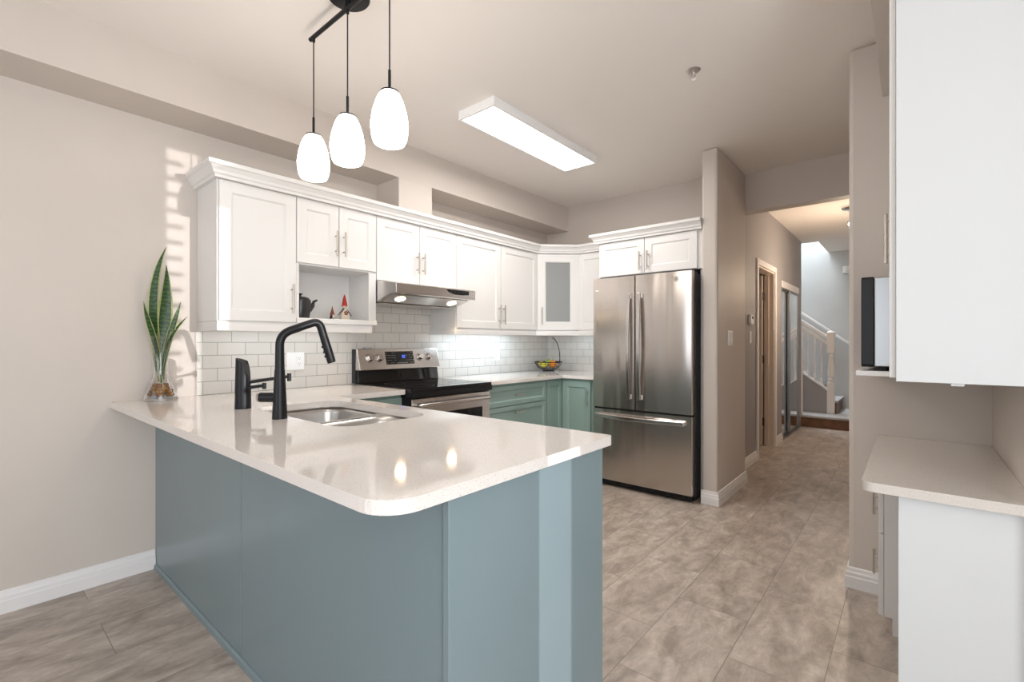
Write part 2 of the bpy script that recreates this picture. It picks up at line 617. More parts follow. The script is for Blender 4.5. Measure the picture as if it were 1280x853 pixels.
# ================================================================== SETTING
struct('floor', B(-0.1, 4.8, -3.7, 8.8, -0.06, 0), 'floor', 'taupe stone-look plank floor of kitchen and hall', 'floor')
bm = newbm()
box(bm, -0.1, 4.8, -3.7, 7.60, ZC, ZC + 0.1)
box(bm, 2.09, 4.8, 7.60, 8.8, ZC, ZC + 0.1)
struct('ceiling', bm, 'ceil', 'smooth off-white ceiling over kitchen and hall', 'ceiling')
struct('wall_left', B(-0.1, 0, -3.7, D, 0, ZC), 'wall', 'long warm greige wall behind the white wall cabinets', 'wall')
struct('wall_kitchen_back', B(-0.1, 1.95, D, D + 0.1, 0, ZC), 'wall', 'greige wall behind the fridge and corner cabinet', 'wall')
struct('wall_fridge_side', B(1.905, 2.02, 3.156, 3.94, 0, ZC), 'wall', 'narrow wall end with rounded corners right of the fridge', 'wall', bevel=0.018)
struct('wall_hall_header', B(1.9, 2.95, 3.94, 4.06, 2.355, ZC), 'wall', 'dropped header over the hall opening', 'wall')
bm = newbm()
for y0, y1, z0, z1 in ((3.89, 4.90, 0, ZC), (4.90, 5.68, 2.03, ZC), (5.68, 6.10, 0, ZC), (6.10, 7.23, 1.985, ZC), (7.23, 7.46, 0, ZC)):
    box(bm, 1.795, 1.895, y0, y1, z0, z1)
struct('wall_hall_left', bm, 'hallwall', 'grey hall wall with bathroom door and mirrored closet', 'wall')
bm = newbm()
box(bm, 2.885, 3.49, 2.375, 2.475, 0, ZC)
struct('wall_right_end', bm, 'wall', 'greige wall end facing the kitchen beside the microwave', 'wall', bevel=0.018)
struct('wall_hall_right', B(2.89, 2.99, 2.475, 8.65, 0, ZC), 'wall')
struct('wall_right', B(3.39, 3.49, 1.36, 2.375, 0, ZC), 'wall', 'greige side wall behind the desk nook', 'wall')
struct('wall_nook_return', B(3.49, 4.8, 1.36, 1.46, 0, ZC), 'wall')
# east wall with tall side light and patio door
bm = newbm()
for y0, y1, z0, z1 in ((-3.7, -2.0, 0, ZC), (-2.0, 0.2, 2.25, ZC), (0.2, 0.785, 0, ZC), (0.785, 0.955, 2.42, ZC), (0.785, 0.955, 0, 0.04), (0.955, 1.36, 0, ZC)):
    box(bm, 4.7, 4.8, y0, y1, z0, z1)
struct('wall_east', bm, 'wall')
bm = newbm()
for x0, x1, z0, z1 in ((-0.1, 0.6, 0, ZC), (0.6, 4.0, 0, 0.45), (0.6, 4.0, 2.4, ZC), (4.0, 4.8, 0, ZC)):
    box(bm, x0, x1, -3.7, -3.6, z0, z1)
struct('wall_back', bm, 'wall')
# window behind the camera
bm = newbm()
for x in (0.6, 1.70, 2.86, 3.95):
    box(bm, x, x + 0.05, -3.68, -3.62, 0.45, 2.4)
for z in (0.45, 2.35):
    box(bm, 0.6, 4.0, -3.68, -3.62, z, z + 0.05)
w = struct('window_1', bm, 'trim', 'large white framed window', 'window')
obj('pane', B(0.65, 3.95, -3.655, -3.649, 0.5, 2.35), 'glass', w)
bm = newbm()
for y in (-2.0, -0.93, 0.15):
    box(bm, 4.72, 4.78, y, y + 0.05, 0, 2.25)
for z in (0.0, 2.2):
    box(bm, 4.72, 4.78, -2.0, 0.2, z, z + 0.05)
w = struct('window_2', bm, 'trim', 'patio door with white shade added to block the sun', 'window')
obj('shade', B(4.74, 4.745, -1.97, 0.17, 0.03, 2.22), 'blind', w)  # unseen shade, added to keep the sun from shining through the door
# narrow side light; slats cover its -y part only
bm = newbm()
for z in (0.04, 2.39):
    box(bm, 4.72, 4.78, 0.785, 0.955, z, z + 0.03)
w = struct('window_3', bm, 'trim', 'narrow tall side light with slatted blind', 'window')
bm = newbm()
for k in range(10, 27):
    box(bm, 4.70, 4.715, 0.785, 0.858, 0.10 + k * 0.088, 0.10 + k * 0.088 + 0.026)
obj('slats', bm, 'blind', w)

# bulkhead along the left wall and the boxed duct
struct('wall_left_bulkhead', B(0, 0.28, -3.6, D, 2.42, ZC), 'wall', 'boxed greige bulkhead along the top of the left wall', 'bulkhead')
struct('wall_duct_chase', B(0, 0.279, 1.575, 1.885, 2.168, 2.42), 'wall', 'short boxed duct standing on the cabinets under the bulkhead', 'duct box')
struct('wall_right_bulkhead', B(3.018, 3.39, 1.38, 2.376, 2.403, ZC), 'wall', 'greige bulkhead above the right-hand cabinets', 'bulkhead')

BASE = [(0, 0), (0.016, 0), (0.016, 0.055), (0.013, 0.06), (0.013, 0.075), (0.009, 0.083), (0.007, 0.098), (0, 0.102)]
def baseboard(name, path, label):
    return struct(name, sweep(newbm(), path, BASE), 'trim', label, 'baseboard')
baseboard('baseboard_left', [(0, 0.188), (0, -3.6)][::-1], 'white stepped baseboard along the left wall')
baseboard('baseboard_fridge_side', [(1.905, 3.156), (2.02, 3.156), (2.02, 3.94)], 'white baseboard wrapping the wall end beside the fridge')
baseboard('baseboard_hall', [(1.895, 3.94), (1.895, 4.838)], 'white baseboard before the bathroom door in the hall')
baseboard('baseboard_hall_middle', [(1.895, 5.744), (1.895, 6.095)], 'short white baseboard between bathroom door and mirrored closet')
baseboard('baseboard_right', [(2.885, 2.6), (2.885, 2.375), (3.03, 2.375)], 'white baseboard at the foot of the right wall end')
# small rooms beyond the hall wall
bm = newbm()
box(bm, 0.7, 0.8, 3.89, 7.4, 0, ZC)
box(bm, 0.8, 1.795, 4.3, 4.4, 0, ZC)
box(bm, 0.8, 1.795, 5.95, 6.05, 0, ZC)
box(bm, 0.8, 1.795, 7.3, 7.46, 0, ZC)
struct('wall_bathroom', bm, 'wall')

# ---- hall door
bm = newbm()
prof = 0.018
box(bm, 1.895, 1.895 + prof, 4.838, 4.90, 0, 2.092)
box(bm, 1.895, 1.895 + prof, 5.68, 5.742, 0, 2.092)
box(bm, 1.895, 1.895 + prof, 4.90, 5.68, 2.03, 2.092)
d = struct('door_1', bm, 'trim', 'open white panelled door in a white casing on the left of the hall', 'door', bevel=0.004)
bm = newbm()
box(bm, 1.795, 1.897, 5.662, 5.68, 0, 2.03)
box(bm, 1.795, 1.897, 4.90, 4.918, 0, 2.03)
box(bm, 1.795, 1.897, 4.918, 5.662, 2.012, 2.03)
box(bm, 1.83, 1.845, 5.65, 5.662, 0, 2.012)
obj('jamb', bm, 'doorwarm', d, bevel=0.002)
bm = newbm()
box(bm, 1.03, 1.782, 5.622, 5.658, 0.01, 2.005)
for z0, z1 in ((0.25, 0.95), (1.08, 1.88)):
    box(bm, 1.14, 1.67, 5.617, 5.622, z0, z1)
obj('door_slab', bm, 'doorwarm', d, bevel=0.003)
for z in (1.76, 1.02, 0.283):
    bm = newbm()
    box(bm, 1.779, 1.793, 5.640, 5.662, z - 0.045, z + 0.045)
    tube(bm, [(1.786, 5.640, z - 0.048), (1.786, 5.640, z + 0.048)], 0.007, 10)
    obj('hinge', bm, 'hingeblack', d)

# ---- mirrored closet
cl = thing('mirrored_closet_door', 'sliding mirrored closet doors with white top track at the end of the hall', 'closet door', (1.88, 6.66, 0))
obj('top_track', B(1.84, 1.905, 6.10, 7.23, 1.90, 1.985), 'trim', cl, bevel=0.003)
obj('bottom_track', B(1.83, 1.905, 6.10, 7.23, 0.0, 0.018), 'alu', cl, bevel=0.002)
for x, y0, y1 in ((1.842, 6.11, 6.70), (1.872, 6.64, 7.22)):
    bm = newbm()
    for a, b in ((y0, y0 + 0.03), (y1 - 0.03, y1)):
        box(bm, x, x + 0.022, a, b, 0.02, 1.90)
    for a, b in ((0.02, 0.05), (1.87, 1.90)):
        box(bm, x, x + 0.022, y0 + 0.03, y1 - 0.03, a, b)
    f = obj('door_frame', bm, 'alu', cl, bevel=0.002)
    obj('mirror_panel', B(x + 0.006, x + 0.016, y0 + 0.03, y1 - 0.03, 0.05, 1.87), 'mirror', f)

# ---- stairs
st = thing('staircase', 'grey carpeted stairs with walnut risers and a white railing beyond the hall', 'staircase', (2.3, 7.9, 0))
bm = newbm()
box(bm, 1.46, 2.885, 7.43, 8.63, 0.0, 0.135)
obj('landing_riser', bm, 'wood', st, bevel=0.002)
obj('landing_carpet', B(1.46, 2.885, 7.40, 8.63, 0.136, 0.172), 'carpet', st, bevel=0.012, seg=3)
for k in range(6):
    x1 = 2.30 - 0.245 * k
    z0 = 0.172 + 0.188 * k
    if k:
        z0 += 0
    obj('riser', B(x1 - 0.26, x1 - 0.02, 7.86, 8.63, z0, z0 + 0.15), 'wood', st)
    obj('tread', B(x1 - 0.275, x1, 7.86, 8.63, z0 + 0.151, z0 + 0.187), 'carpet', st, bevel=0.012, seg=3)
sl = 0.767
def zr(x, z0): return z0 + (2.178 - x) * sl
obj('stringer_wall', prism(newbm(), [(2.18, 7.78, 0.172), (2.18, 7.78, 0.50), (1.46, 7.78, zr(1.46, 0.50)), (1.46, 7.78, 0.172)], (0, 0.07, 0)), 'hallwall', st)
bm = newbm()
prism(bm, [(2.18, 7.765, 0.50), (2.18, 7.765, 0.53), (1.46, 7.765, zr(1.46, 0.53)), (1.46, 7.765, zr(1.46, 0.50))], (0, 0.10, 0))
obj('base_rail', bm, 'trim', st, bevel=0.003)
bm = newbm()
prism(bm, [(2.18, 7.785, 1.255), (2.18, 7.785, 1.31), (1.46, 7.785, zr(1.46, 1.31)), (1.46, 7.785, zr(1.46, 1.255))], (0, 0.06, 0))
prism(bm, [(2.18, 7.80, 1.17), (2.18, 7.80, 1.215), (1.46, 7.80, zr(1.46, 1.215)), (1.46, 7.80, zr(1.46, 1.17))], (0, 0.03, 0))
obj('handrail', bm, 'trim', st, bevel=0.006)
for i in range(7):
    x = 2.10 - 0.083 * i
    zb = zr(x, 0.525)
    h = 1.175 - 0.525
    bm = newbm()
    lathe(bm, (x, 7.815, zb), [(0.017, -0.01), (0.017, 0.10), (0.010, 0.115), (0.016, 0.135), (0.011, 0.16), (0.016, 0.22), (0.014, 0.32), (0.010, 0.50), (0.012, 0.54), (0.016, 0.56), (0.016, h + 0.01)], 12)
    obj('baluster', bm, 'trim', st, smooth=True)
bm = newbm()
box(bm, 2.172, 2.262, 7.77, 7.86, 0.172, 0.62)
lathe(bm, (2.217, 7.815, 0), [(0.045, 0.62), (0.045, 0.63), (0.030, 0.645), (0.042, 0.67), (0.03, 0.69), (0.041, 0.72), (0.044, 0.78), (0.036, 0.90), (0.030, 0.99), (0.036, 1.02), (0.030, 1.04), (0.043, 1.06)], 20)
box(bm, 2.172, 2.262, 7.77, 7.86, 1.06, 1.34)
prism(bm, [(2.162, 7.76, 1.34), (2.272, 7.76, 1.34), (2.272, 7.87, 1.34), (2.162, 7.87, 1.34)], (0, 0, 0.02))
lathe(bm, (2.217, 7.815, 0), [(0.05, 1.36), (0.045, 1.375), (0.02, 1.385), (0.001, 1.388)], 20)
obj('newel_post', bm, 'trim', st, bevel=0.003)
hr = thing('wall_handrail', 'white sloping handrail fixed to the far stair wall right of the newel post', 'handrail', (2.4, 8.6, 1.15))
def zh(x): return 1.30 + (2.209 - x) * 0.79
bm = newbm()
prism(bm, [(2.43, 8.53, zh(2.43)), (2.43, 8.53, zh(2.43) + 0.05), (1.5, 8.53, zh(1.5) + 0.05), (1.5, 8.53, zh(1.5))], (0, 0.05, 0))
obj('rail', bm, 'trim', hr, bevel=0.006)
obj('end_block', B(2.385, 2.43, 8.535, 8.63, 0.86, 1.15), 'trim', hr, bevel=0.004)
bm = newbm()
box(bm, 0.9, 2.99, 8.63, 8.73, 0, 4.8)
struct('wall_stair_far', bm, 'stairwall', 'pale grey stairwell wall beyond the railing', 'wall')
bm = newbm()
box(bm, 0.8, 0.9, 7.46, 8.73, 0, 4.8)
box(bm, 0.9, 2.2, 7.38, 7.46, ZC + 0.1, 4.8)
box(bm, 2.09, 2.19, 7.46, 8.63, ZC + 0.1, 4.8)
box(bm, 0.8, 2.2, 7.38, 8.73, 4.8, 4.9)
struct('wall_stairwell', bm, 'stairwall')
# white strip standing in for the bright light on the wall end
struct('painted_light_strip', B(1.868, 1.912, 7.452, 7.475, 0, 0.98), 'trim', 'white strip standing in for light at the foot of the hall wall end', 'trim', bevel=0.003)
ch = thing('door_chime', 'small white door chime box high on the stair wall', 'door chime', (2.36, 8.6, 2.36))
obj('cover', B(2.29, 2.50, 8.575, 8.63, 2.31, 2.42), 'outlet', ch, bevel=0.006)
bm = newbm()
for k in range(5):
    box(bm, 2.33, 2.46, 8.571, 8.576, 2.33 + k * 0.016, 2.335 + k * 0.016)
obj('grille', bm, 'mark', ch)
hl = thing('hall_ceiling_light', 'small chrome hall ceiling light half hidden by the right wall end', 'ceiling light', (2.64, 5.7, ZC))
obj('canopy', lathe(newbm(), (2.64, 5.7, ZC), [(0.10, 0), (0.10, -0.02), (0.085, -0.035), (0.03, -0.045)][::-1], 24), 'chrome', hl, smooth=True)
obj('stem', tube(newbm(), [(2.64, 5.7, ZC - 0.04), (2.64, 5.7, ZC - 0.13)], 0.012, 10), 'nickel', hl, smooth=True)
obj('bulb_cup', lathe(newbm(), (2.64, 5.7, ZC - 0.18), [(0.012, -0.01), (0.05, 0.0), (0.05, 0.02), (0.02, 0.055)], 20), 'chrome', hl, smooth=True)
obj('lamp', lathe(newbm(), (2.64, 5.7, ZC - 0.20), [(0.01, -0.018), (0.035, -0.005), (0.04, 0.01)], 16), 'shade', hl, smooth=True)
light('hall_lamp', 'POINT', (2.64, 5.7, ZC - 0.75), 20, (1.0, 0.80, 0.60), shadow_soft_size=0.06)

# ================================================================== PENINSULA
pc = thing('peninsula_cabinet', 'slate blue peninsula cabinet with plain panels under the white worktop', 'cabinet', (1.2, 0.5, 0))
obj('body', B(0.003, 2.325, 0.205, 0.84, 0.0, 0.69), 'teal', pc)
obj('back_panel', B(0.002, 1.1745, 0.19, 0.205, 0.0, 0.884), 'teal', pc, bevel=0.0015)
obj('back_panel', B(1.1795, 2.332, 0.19, 0.205, 0.0, 0.884), 'teal', pc, bevel=0.0015)
obj('end_panel', B(2.333, 2.352, 0.184, 0.858, 0.0, 0.884), 'teal', pc, bevel=0.0015)
obj('base_shoe', sweep(newbm(), [(0.018, 0.19), (2.333, 0.19)], [(0, 0), (0.012, 0), (0.010, 0.02), (0.003, 0.026), (0, 0.026)]), 'teal', pc)
bm = newbm()
for k in range(3):
    shaker(bm, (0.68 + k * 0.55, 0.84, 0.11), X, Y, 0.54, 0.76)
obj('door', bm, 'teal', pc, bevel=0.001)

# worktops
top = thing('peninsula_worktop', 'white speckled quartz worktop with rounded corners on the slate blue peninsula', 'worktop', (1.2, 0.4, 0.885))
outer = rrect(0.0, 2.38, 0.0, 0.88, (0, 0.085, 0.02, 0), 8)
outer = [p for p in outer if not (p[0] == 0.0 and p[1] == 0.88)]
outer += [(0.65, 0.88), (0.65, 1.352), (0.0, 1.352)]
hole = rrect(0.80, 1.585, 0.372, 0.785, (0.09, 0.09, 0.09, 0.09), 8)
obj('slab', slab(newbm(), outer, [hole], 0.885, CT), 'quartz', top, bevel=0.003)
t2 = thing('corner_worktop', 'white quartz worktop right of the range running round the corner to the fridge', 'worktop', (0.4, 3.0, 0.885))
obj('slab', slab(newbm(), [(0, 2.118), (0.65, 2.118), (0.65, 3.14), (1.0, 3.14), (1.0, D), (0, D)], [], 0.885, CT), 'quartz', t2, bevel=0.003)

# sink
sk = thing('double_sink', 'undermount stainless double-bowl sink set in the peninsula worktop', 'sink', (1.2, 0.58, 0.69))
def bowl(x0, x1, y0, y1, zt, zb, r=0.06):
    bm = newbm()
    rings = []
    spec = [(0, zt, r), (0.004, zt - 0.03, r), (0.010, zb + 0.03, r), (0.022, zb + 0.008, r * .8), (0.05, zb, r * .6)]
    for ins, z, rr in spec:
        pts = rrect(x0 + ins, x1 - ins, y0 + ins, y1 - ins, (rr,) * 4, 6)
        rings.append([bm.verts.new((p[0], p[1], z)) for p in pts])
    for a, b in zip(rings[:-1], rings[1:]):
        n = len(a)
        for i in range(n):
            bm.faces.new((a[i], a[(i + 1) % n], b[(i + 1) % n], b[i]))
    bm.faces.new(rings[-1])
    return bm
for x0, x1, zb in ((0.792, 1.232, 0.70), (1.258, 1.593, 0.73)):
    b = obj('bowl', bowl(x0, x1, 0.364, 0.793, 0.880, zb, 0.085), 'sink', sk, smooth=True)
    b.modifiers.new('solid', 'SOLIDIFY').thickness = 0.0015
    cx = (x0 + x1) / 2
    dr = obj('drain', lathe(newbm(), (cx, 0.62, zb + 0.002), [(0.045, 0), (0.045, 0.002), (0.032, 0.003), (0.03, -0.0)], 24), 'chrome', b, smooth=True)
obj('rim', slab(newbm(), rrect(0.765, 1.62, 0.34, 0.82, (0.10,) * 4, 6),
                [rrect(0.792, 1.232, 0.364, 0.793, (0.085,) * 4, 6), rrect(1.258, 1.593, 0.364, 0.793, (0.085,) * 4, 6)], 0.880, 0.8845), 'sink', sk)

# faucet : tapered base, riser leaning, arm rising to a peak and spray head coming down
fc = thing('kitchen_faucet', 'tall matte black angular pull-down kitchen faucet beside the sink', 'faucet', (1.20, 0.325, CT))
fx, fy = 1.20, 0.325
obj('base', lathe(newbm(), (fx, fy, CT), [(0.0285, 0), (0.0285, 0.003), (0.0255, 0.06), (0.0215, 0.15), (0.0192, 0.195)], 28), 'black', fc, smooth=True)
dirv = V((0.22, 0.975, 0)).normalized()
A0 = V((fx, fy, CT + 0.195))
A1 = V((fx, fy, 1.252))
A2 = A1 + dirv * 0.150 + Z * 0.058
A3 = A2 + dirv * 0.052 - Z * 0.176
pts = [A0] + arc_pts(A0, A1, A2, 0.045, 8) + arc_pts(A1, A2, A3, 0.032, 8) + [A3 + (A2 - A3) * 0.62]
obj('spout', tube(newbm(), pts, [0.0180] + [0.0165] * (len(pts) - 1), 20), 'black', fc, smooth=True)
q = A3 + (A2 - A3) * 0.62
hd = obj('spray_head', tube(newbm(), [q, q + (A3 - q) * 0.08, A3 + (q - A3) * 0.08, A3], [0.0165, 0.0172, 0.0178, 0.0165], 20), 'black', fc, smooth=True)
side = (A3 - A2).normalized().cross(dirv.cross(Z)).normalized()
if side.dot(dirv) > 0:
    side = -side
bm = newbm()
for t in (0.35, 0.55, 0.72):
    c = q + (A3 - q) * t + side * 0.017
    ico(bm, c, 0.0055, 2)
obj('spray_button', bm, 'blackplastic', hd, smooth=True)
# lever valve on the side of the base
lv = obj('lever_valve', tube(newbm(), [(fx - 0.01, fy - 0.008, CT + 0.085), (fx - 0.060, fy - 0.050, CT + 0.085)], 0.0195, 20), 'black', fc, smooth=True)
bm = newbm()
tube(bm, [(fx - 0.060, fy - 0.050, CT + 0.085), (fx - 0.067, fy - 0.056, CT + 0.085)], [0.0195, 0.0175], 20)
obj('valve_cap', bm, 'nickel', lv, smooth=True)

# slanted-top post with two rods
ps = thing('black_rod_holder', 'black slant-topped post with two horizontal rods left of the faucet', 'counter post', (0.775, 0.345, CT))
px, py = 0.775, 0.345
bm = newbm()
n = 24
ax = V((math.cos(R(40)), math.sin(R(40)), 0))
lo, mid, hi = [], [], []
for k in range(n):
    a = 2 * PI * k / n
    c, s = math.cos(a), math.sin(a)
    t = c * ax.x + s * ax.y
    lo.append(bm.verts.new((px + 0.034 * c, py + 0.034 * s, CT)))
    mid.append(bm.verts.new((px + 0.033 * c, py + 0.033 * s, CT + 0.10)))
    hi.append(bm.verts.new((px + 0.030 * c, py + 0.030 * s, CT + 0.232 - 0.012 * (t + 1) - max(0, t - 0.25) * 0.085)))
for a, b in ((lo, mid), (mid, hi)):
    for k in range(n):
        bm.faces.new((a[k], a[(k + 1) % n], b[(k + 1) % n], b[k]))
bm.faces.new(lo[::-1])
bm.faces.new(hi)
obj('post', bm, 'black', ps, smooth=True)
for dz, L in ((0.120, 0.20), (0.095, 0.085)):
    p0 = V((px + 0.02, py + 0.01, CT + dz))
    dr_ = V((0.62, 0.54, 0.12)).normalized()
    bm = newbm()
    tube(bm, [p0, p0 + dr_ * L], 0.0075, 12)
    e = p0 + dr_ * (L - 0.006)
    if L > 0.15:
        tube(bm, [e + Z * 0.014, e - Z * 0.022], 0.009, 12)
    else:
        tube(bm, [e + Z * 0.012, e - Z * 0.016], 0.009, 12)
    obj('rod', bm, 'black', ps, smooth=True)

# ================================================================== BACKSPLASH
bm = newbm()
box(bm, 0.001, 0.008, 0.383, 3.789, CT + 0.001, 1.282)
box(bm, 0.001, 0.008, 1.352, 2.098, 1.282, 1.643)
o = obj('side_tiles', bm, 'tile_l')
o.name = 'tile_backsplash'
tag(o, 'white subway tile backsplash on the long wall behind faucet and range', 'backsplash')
o = obj('tile_backsplash', B(0.010, 0.998, D - 0.008, D - 0.001, CT + 0.001, 1.282), 'tile_f')
tag(o, 'white subway tile backsplash on the short wall beside the fridge', 'backsplash')
o = obj('tile_edge_strip', B(0.0, 0.010, 0.376, 0.382, CT, 1.282), 'chrome')
tag(o, 'thin bright metal strip closing the left edge of the tiles', 'edge strip')

# ================================================================== BASE CABINETS
bc = thing('narrow_base_cabinet', 'narrow teal base cabinet left of the range, mostly hidden by the peninsula', 'cabinet', (0.3, 1.1, 0))
obj('body', B(0.003, 0.605, 0.86, 1.35, 0.1, 0.880), 'green', bc)
obj('drawer', shaker(newbm(), (0.605, 0.90, 0.72), Y, X, 0.445, 0.145, rail=0.03), 'green', bc, bevel=0.001)
obj('door', shaker(newbm(), (0.605, 0.90, 0.11), Y, X, 0.445, 0.60), 'green', bc, bevel=0.001)

dc = thing('drawer_base_cabinet', 'sage green drawer cabinet right of the range', 'cabinet', (0.3, 2.5, 0))
obj('body', B(0.003, 0.608, 2.122, 2.925, 0.1, 0.880), 'green', dc)
obj('toe_kick', B(0.003, 0.54, 2.122, 2.925, 0.0, 0.1), 'green', dc)
for z0, z1 in ((0.705, 0.865), (0.42, 0.698), (0.115, 0.412)):
    dw = obj('drawer', shaker(newbm(), (0.608, 2.135, z0), Y, X, 0.775, z1 - z0, rail=0.036), 'green', dc, bevel=0.001)
    obj('handle', pull(newbm(), (0.627, 2.52, (z0 + z1) / 2 + (0 if z0 > 0.7 else 0.085)), Y, X, 0.13, 0.028, 0.005), 'nickel', dw, smooth=True)
cc = thing('corner_base_cabinet', 'sage green corner base cabinet with two hinged door leaves beside the fridge', 'cabinet', (0.5, 3.4, 0))
bm = newbm()
prism(bm, [(0.003, 2.93, 0.1), (0.608, 2.93, 0.1), (0.608, 3.182, 0.1), (0.97, 3.182, 0.1), (0.97, 3.78, 0.1), (0.003, 3.78, 0.1)], (0, 0, 0.78))
obj('body', bm, 'green', cc)
obj('door', shaker(newbm(), (0.608, 2.933, 0.115), Y, X, 0.228, 0.75, rail=0.045), 'green', cc, bevel=0.001)
dd = obj('door', shaker(newbm(), (0.630, 3.182, 0.115), X, -Y, 0.30, 0.75, rail=0.055), 'green', cc, bevel=0.001)
obj('handle', pull(newbm(), (0.905, 3.163, 0.72), Z, -Y, 0.16, 0.028, 0.005), 'nickel', dd, smooth=True)
obj('end_panel', B(0.972, 0.992, 3.15, 3.785, 0.0, 0.884), 'green', cc, bevel=0.001)

# ================================================================== RANGE
rg = thing('electric_range', 'stainless freestanding electric range with black glass cooktop', 'range', (0.35, 1.735, 0))
y0, y1 = 1.360, 2.112
obj('body', B(0.02, 0.645, y0, y1, 0.02, 0.89), 'darkbody', rg)
bm = newbm()
slab(bm, rrect(0.105, 0.705, y0, y1, (0, 0.012, 0.012, 0), 5), [], 0.900, 0.921)
ct = obj('cooktop', bm, 'blackglass', rg, bevel=0.002)
bm = newbm()
slab(bm, rrect(0.60, 0.712, y0 - 0.001, y1 + 0.001, (0, 0.012, 0.012, 0), 5), [], 0.862, 0.899)
obj('cooktop_edge', bm, 'blackplastic', rg, bevel=0.004)
for (cx, cy, r) in ((0.27, 1.55, 0.075), (0.27, 1.92, 0.09), (0.53, 1.56, 0.105), (0.53, 1.93, 0.08)):
    bm = newbm()
    slab(bm, [(cx + r * math.cos(a * PI / 24), cy + r * math.sin(a * PI / 24)) for a in range(48)],
         [[(cx + (r - .003) * math.cos(a * PI / 24), cy + (r - .003) * math.sin(a * PI / 24)) for a in range(48)]], 0.9211, 0.9214)
    obj('burner_ring', bm, 'darkbody', ct)
dr = obj('oven_door', B(0.645, 0.688, y0 + 0.012, y1 - 0.004, 0.235, 0.855), 'steelh', rg, bevel=0.006)
obj('oven_window', B(0.688, 0.691, y0 + 0.09, y1 - 0.09, 0.33, 0.745), 'blackglass', dr)
bm = newbm()
pts = [V((0.690, y0 + 0.05, 0.812)), V((0.733, y0 + 0.05, 0.812)), V((0.733, y1 - 0.05, 0.812)), V((0.690, y1 - 0.05, 0.812))]
path = [pts[0]] + arc_pts(pts[0], pts[1], pts[2], 0.02) + arc_pts(pts[1], pts[2], pts[3], 0.02) + [pts[3]]
obj('oven_handle', tube(bm, path, 0.0135, 14), 'handle', dr, smooth=True)
obj('side_trim', B(0.645, 0.69, y0 + 0.001, y0 + 0.010, 0.2, 0.855), 'blackplastic', rg)
obj('storage_drawer', B(0.645, 0.685, y0 + 0.012, y1 - 0.004, 0.06, 0.225), 'steelh', rg, bevel=0.006)
# back guard: black lower part with panel leaning back above
obj('guard_lower', prism(newbm(), [(0.02, y0 + 0.005, 0.921), (0.100, y0 + 0.005, 0.921), (0.082, y0 + 0.005, 1.030), (0.02, y0 + 0.005, 1.030)], (0, y1 - y0 - 0.01, 0)), 'blackglass', rg, bevel=0.003)
gp = obj('guard_side', prism(newbm(), [(0.012, y0 - 0.002, 0.921), (0.055, y0 - 0.002, 0.921), (0.055, y0 - 0.002, 1.03), (0.062, y0 - 0.002, 1.168), (0.012, y0 - 0.002, 1.168)], (0, y1 - y0 + 0.004, 0)), 'darkbody', rg)
P0, P1 = V((0.118, 0, 1.015)), V((0.072, 0, 1.172))
up = (P1 - P0).normalized()
nn = V((up.z, 0, -up.x))
def gpt(y, t, off=0):      # point on the sloping control panel, t = distance up it
    return V((P0.x, y, P0.z)) + up * t + nn * off
H = (P1 - P0).length
cp = obj('control_panel', prism(newbm(), [(P0.x, y0, P0.z), (P1.x, y0, P1.z), (0.055, y0, 1.172), (0.055, y0, 1.015)], (0, y1 - y0, 0)), 'steelh', rg, bevel=0.006, seg=3)
dy0, dy1 = y0 + 0.232, y0 + 0.492
dbm = obox(newbm(), gpt((dy0 + dy1) / 2, H * 0.54, 0.0005), Y, up, nn, dy1 - dy0, H * 0.62, 0.003)
bm = dbm
nf0 = len(bm.faces)
for k, yy in enumerate((0.152, 0.159, 0.168, 0.175)):
    for t in (0, 1):
        obox(bm, gpt(dy0 + yy - 0.0024, H * (0.56 + 0.07 * t), 0.0025), Y, up, nn, 0.001, 0.008, 0.001)
        obox(bm, gpt(dy0 + yy + 0.0024, H * (0.56 + 0.07 * t), 0.0025), Y, up, nn, 0.001, 0.008, 0.001)
    for t in (0, 1, 2):
        obox(bm, gpt(dy0 + yy, H * (0.53 + 0.065 * t), 0.0025), Y, up, nn, 0.004, 0.0015, 0.001)
bm.faces.ensure_lookup_table()
for f in bm.faces[nf0:]:
    f.material_index = 1
nf1 = len(bm.faces)
random.seed(3)
for a, b, st_ in ((0.01, 0.10, 0.018), (0.19, 0.255, 0.0155)):
    y = a
    while y < b:
        for r_ in range(5):
            if random.random() < 0.8:
                obox(bm, gpt(dy0 + y, H * (0.30 + 0.12 * r_), 0.0025), Y, up, nn, 0.003 + 0.005 * random.random(), 0.0022, 0.001)
        y += st_
for k in range(6):
    obox(bm, gpt(dy0 + 0.10 + k * 0.017, H * 0.29, 0.0025), Y, up, nn, 0.007, 0.005, 0.001)
bm.faces.ensure_lookup_table()
for f in bm.faces[nf1:]:
    f.material_index = 2
obj('display', bm, ['blackglass', 'clock', 'mark'], cp)
for i, ky in enumerate((y0 + 0.095, y0 + 0.178, y0 + 0.560, y0 + 0.650)):
    bm = newbm()
    c = gpt(ky, H * 0.56)
    tube(bm, [c, c + nn * 0.006], [0.033, 0.031], 24)
    tube(bm, [c + nn * 0.006, c + nn * 0.022, c + nn * 0.026], [0.027, 0.025, 0.021], 24)
    k_ = obj('knob', bm, 'chrome', cp, smooth=True)
    bm = newbm()
    for j in range(9):
        a = R(-210 + j * 30)
        cc_ = c + (Y * math.cos(a) + up * math.sin(a)) * 0.041 + nn * 0.0008
        obox(bm, cc_, Y, up, nn, 0.003, 0.003, 0.0008)
    obj('dial_marks', bm, 'slot', k_)
bm = newbm()
tube(bm, [(0.062, y0 + 0.06, 1.168), (0.062, y0 + 0.06, 1.178), (0.062, y0 + 0.12, 1.178), (0.062, y0 + 0.12, 1.168)], 0.003, 8)
obj('vent_clip', bm, 'darkbody', rg)

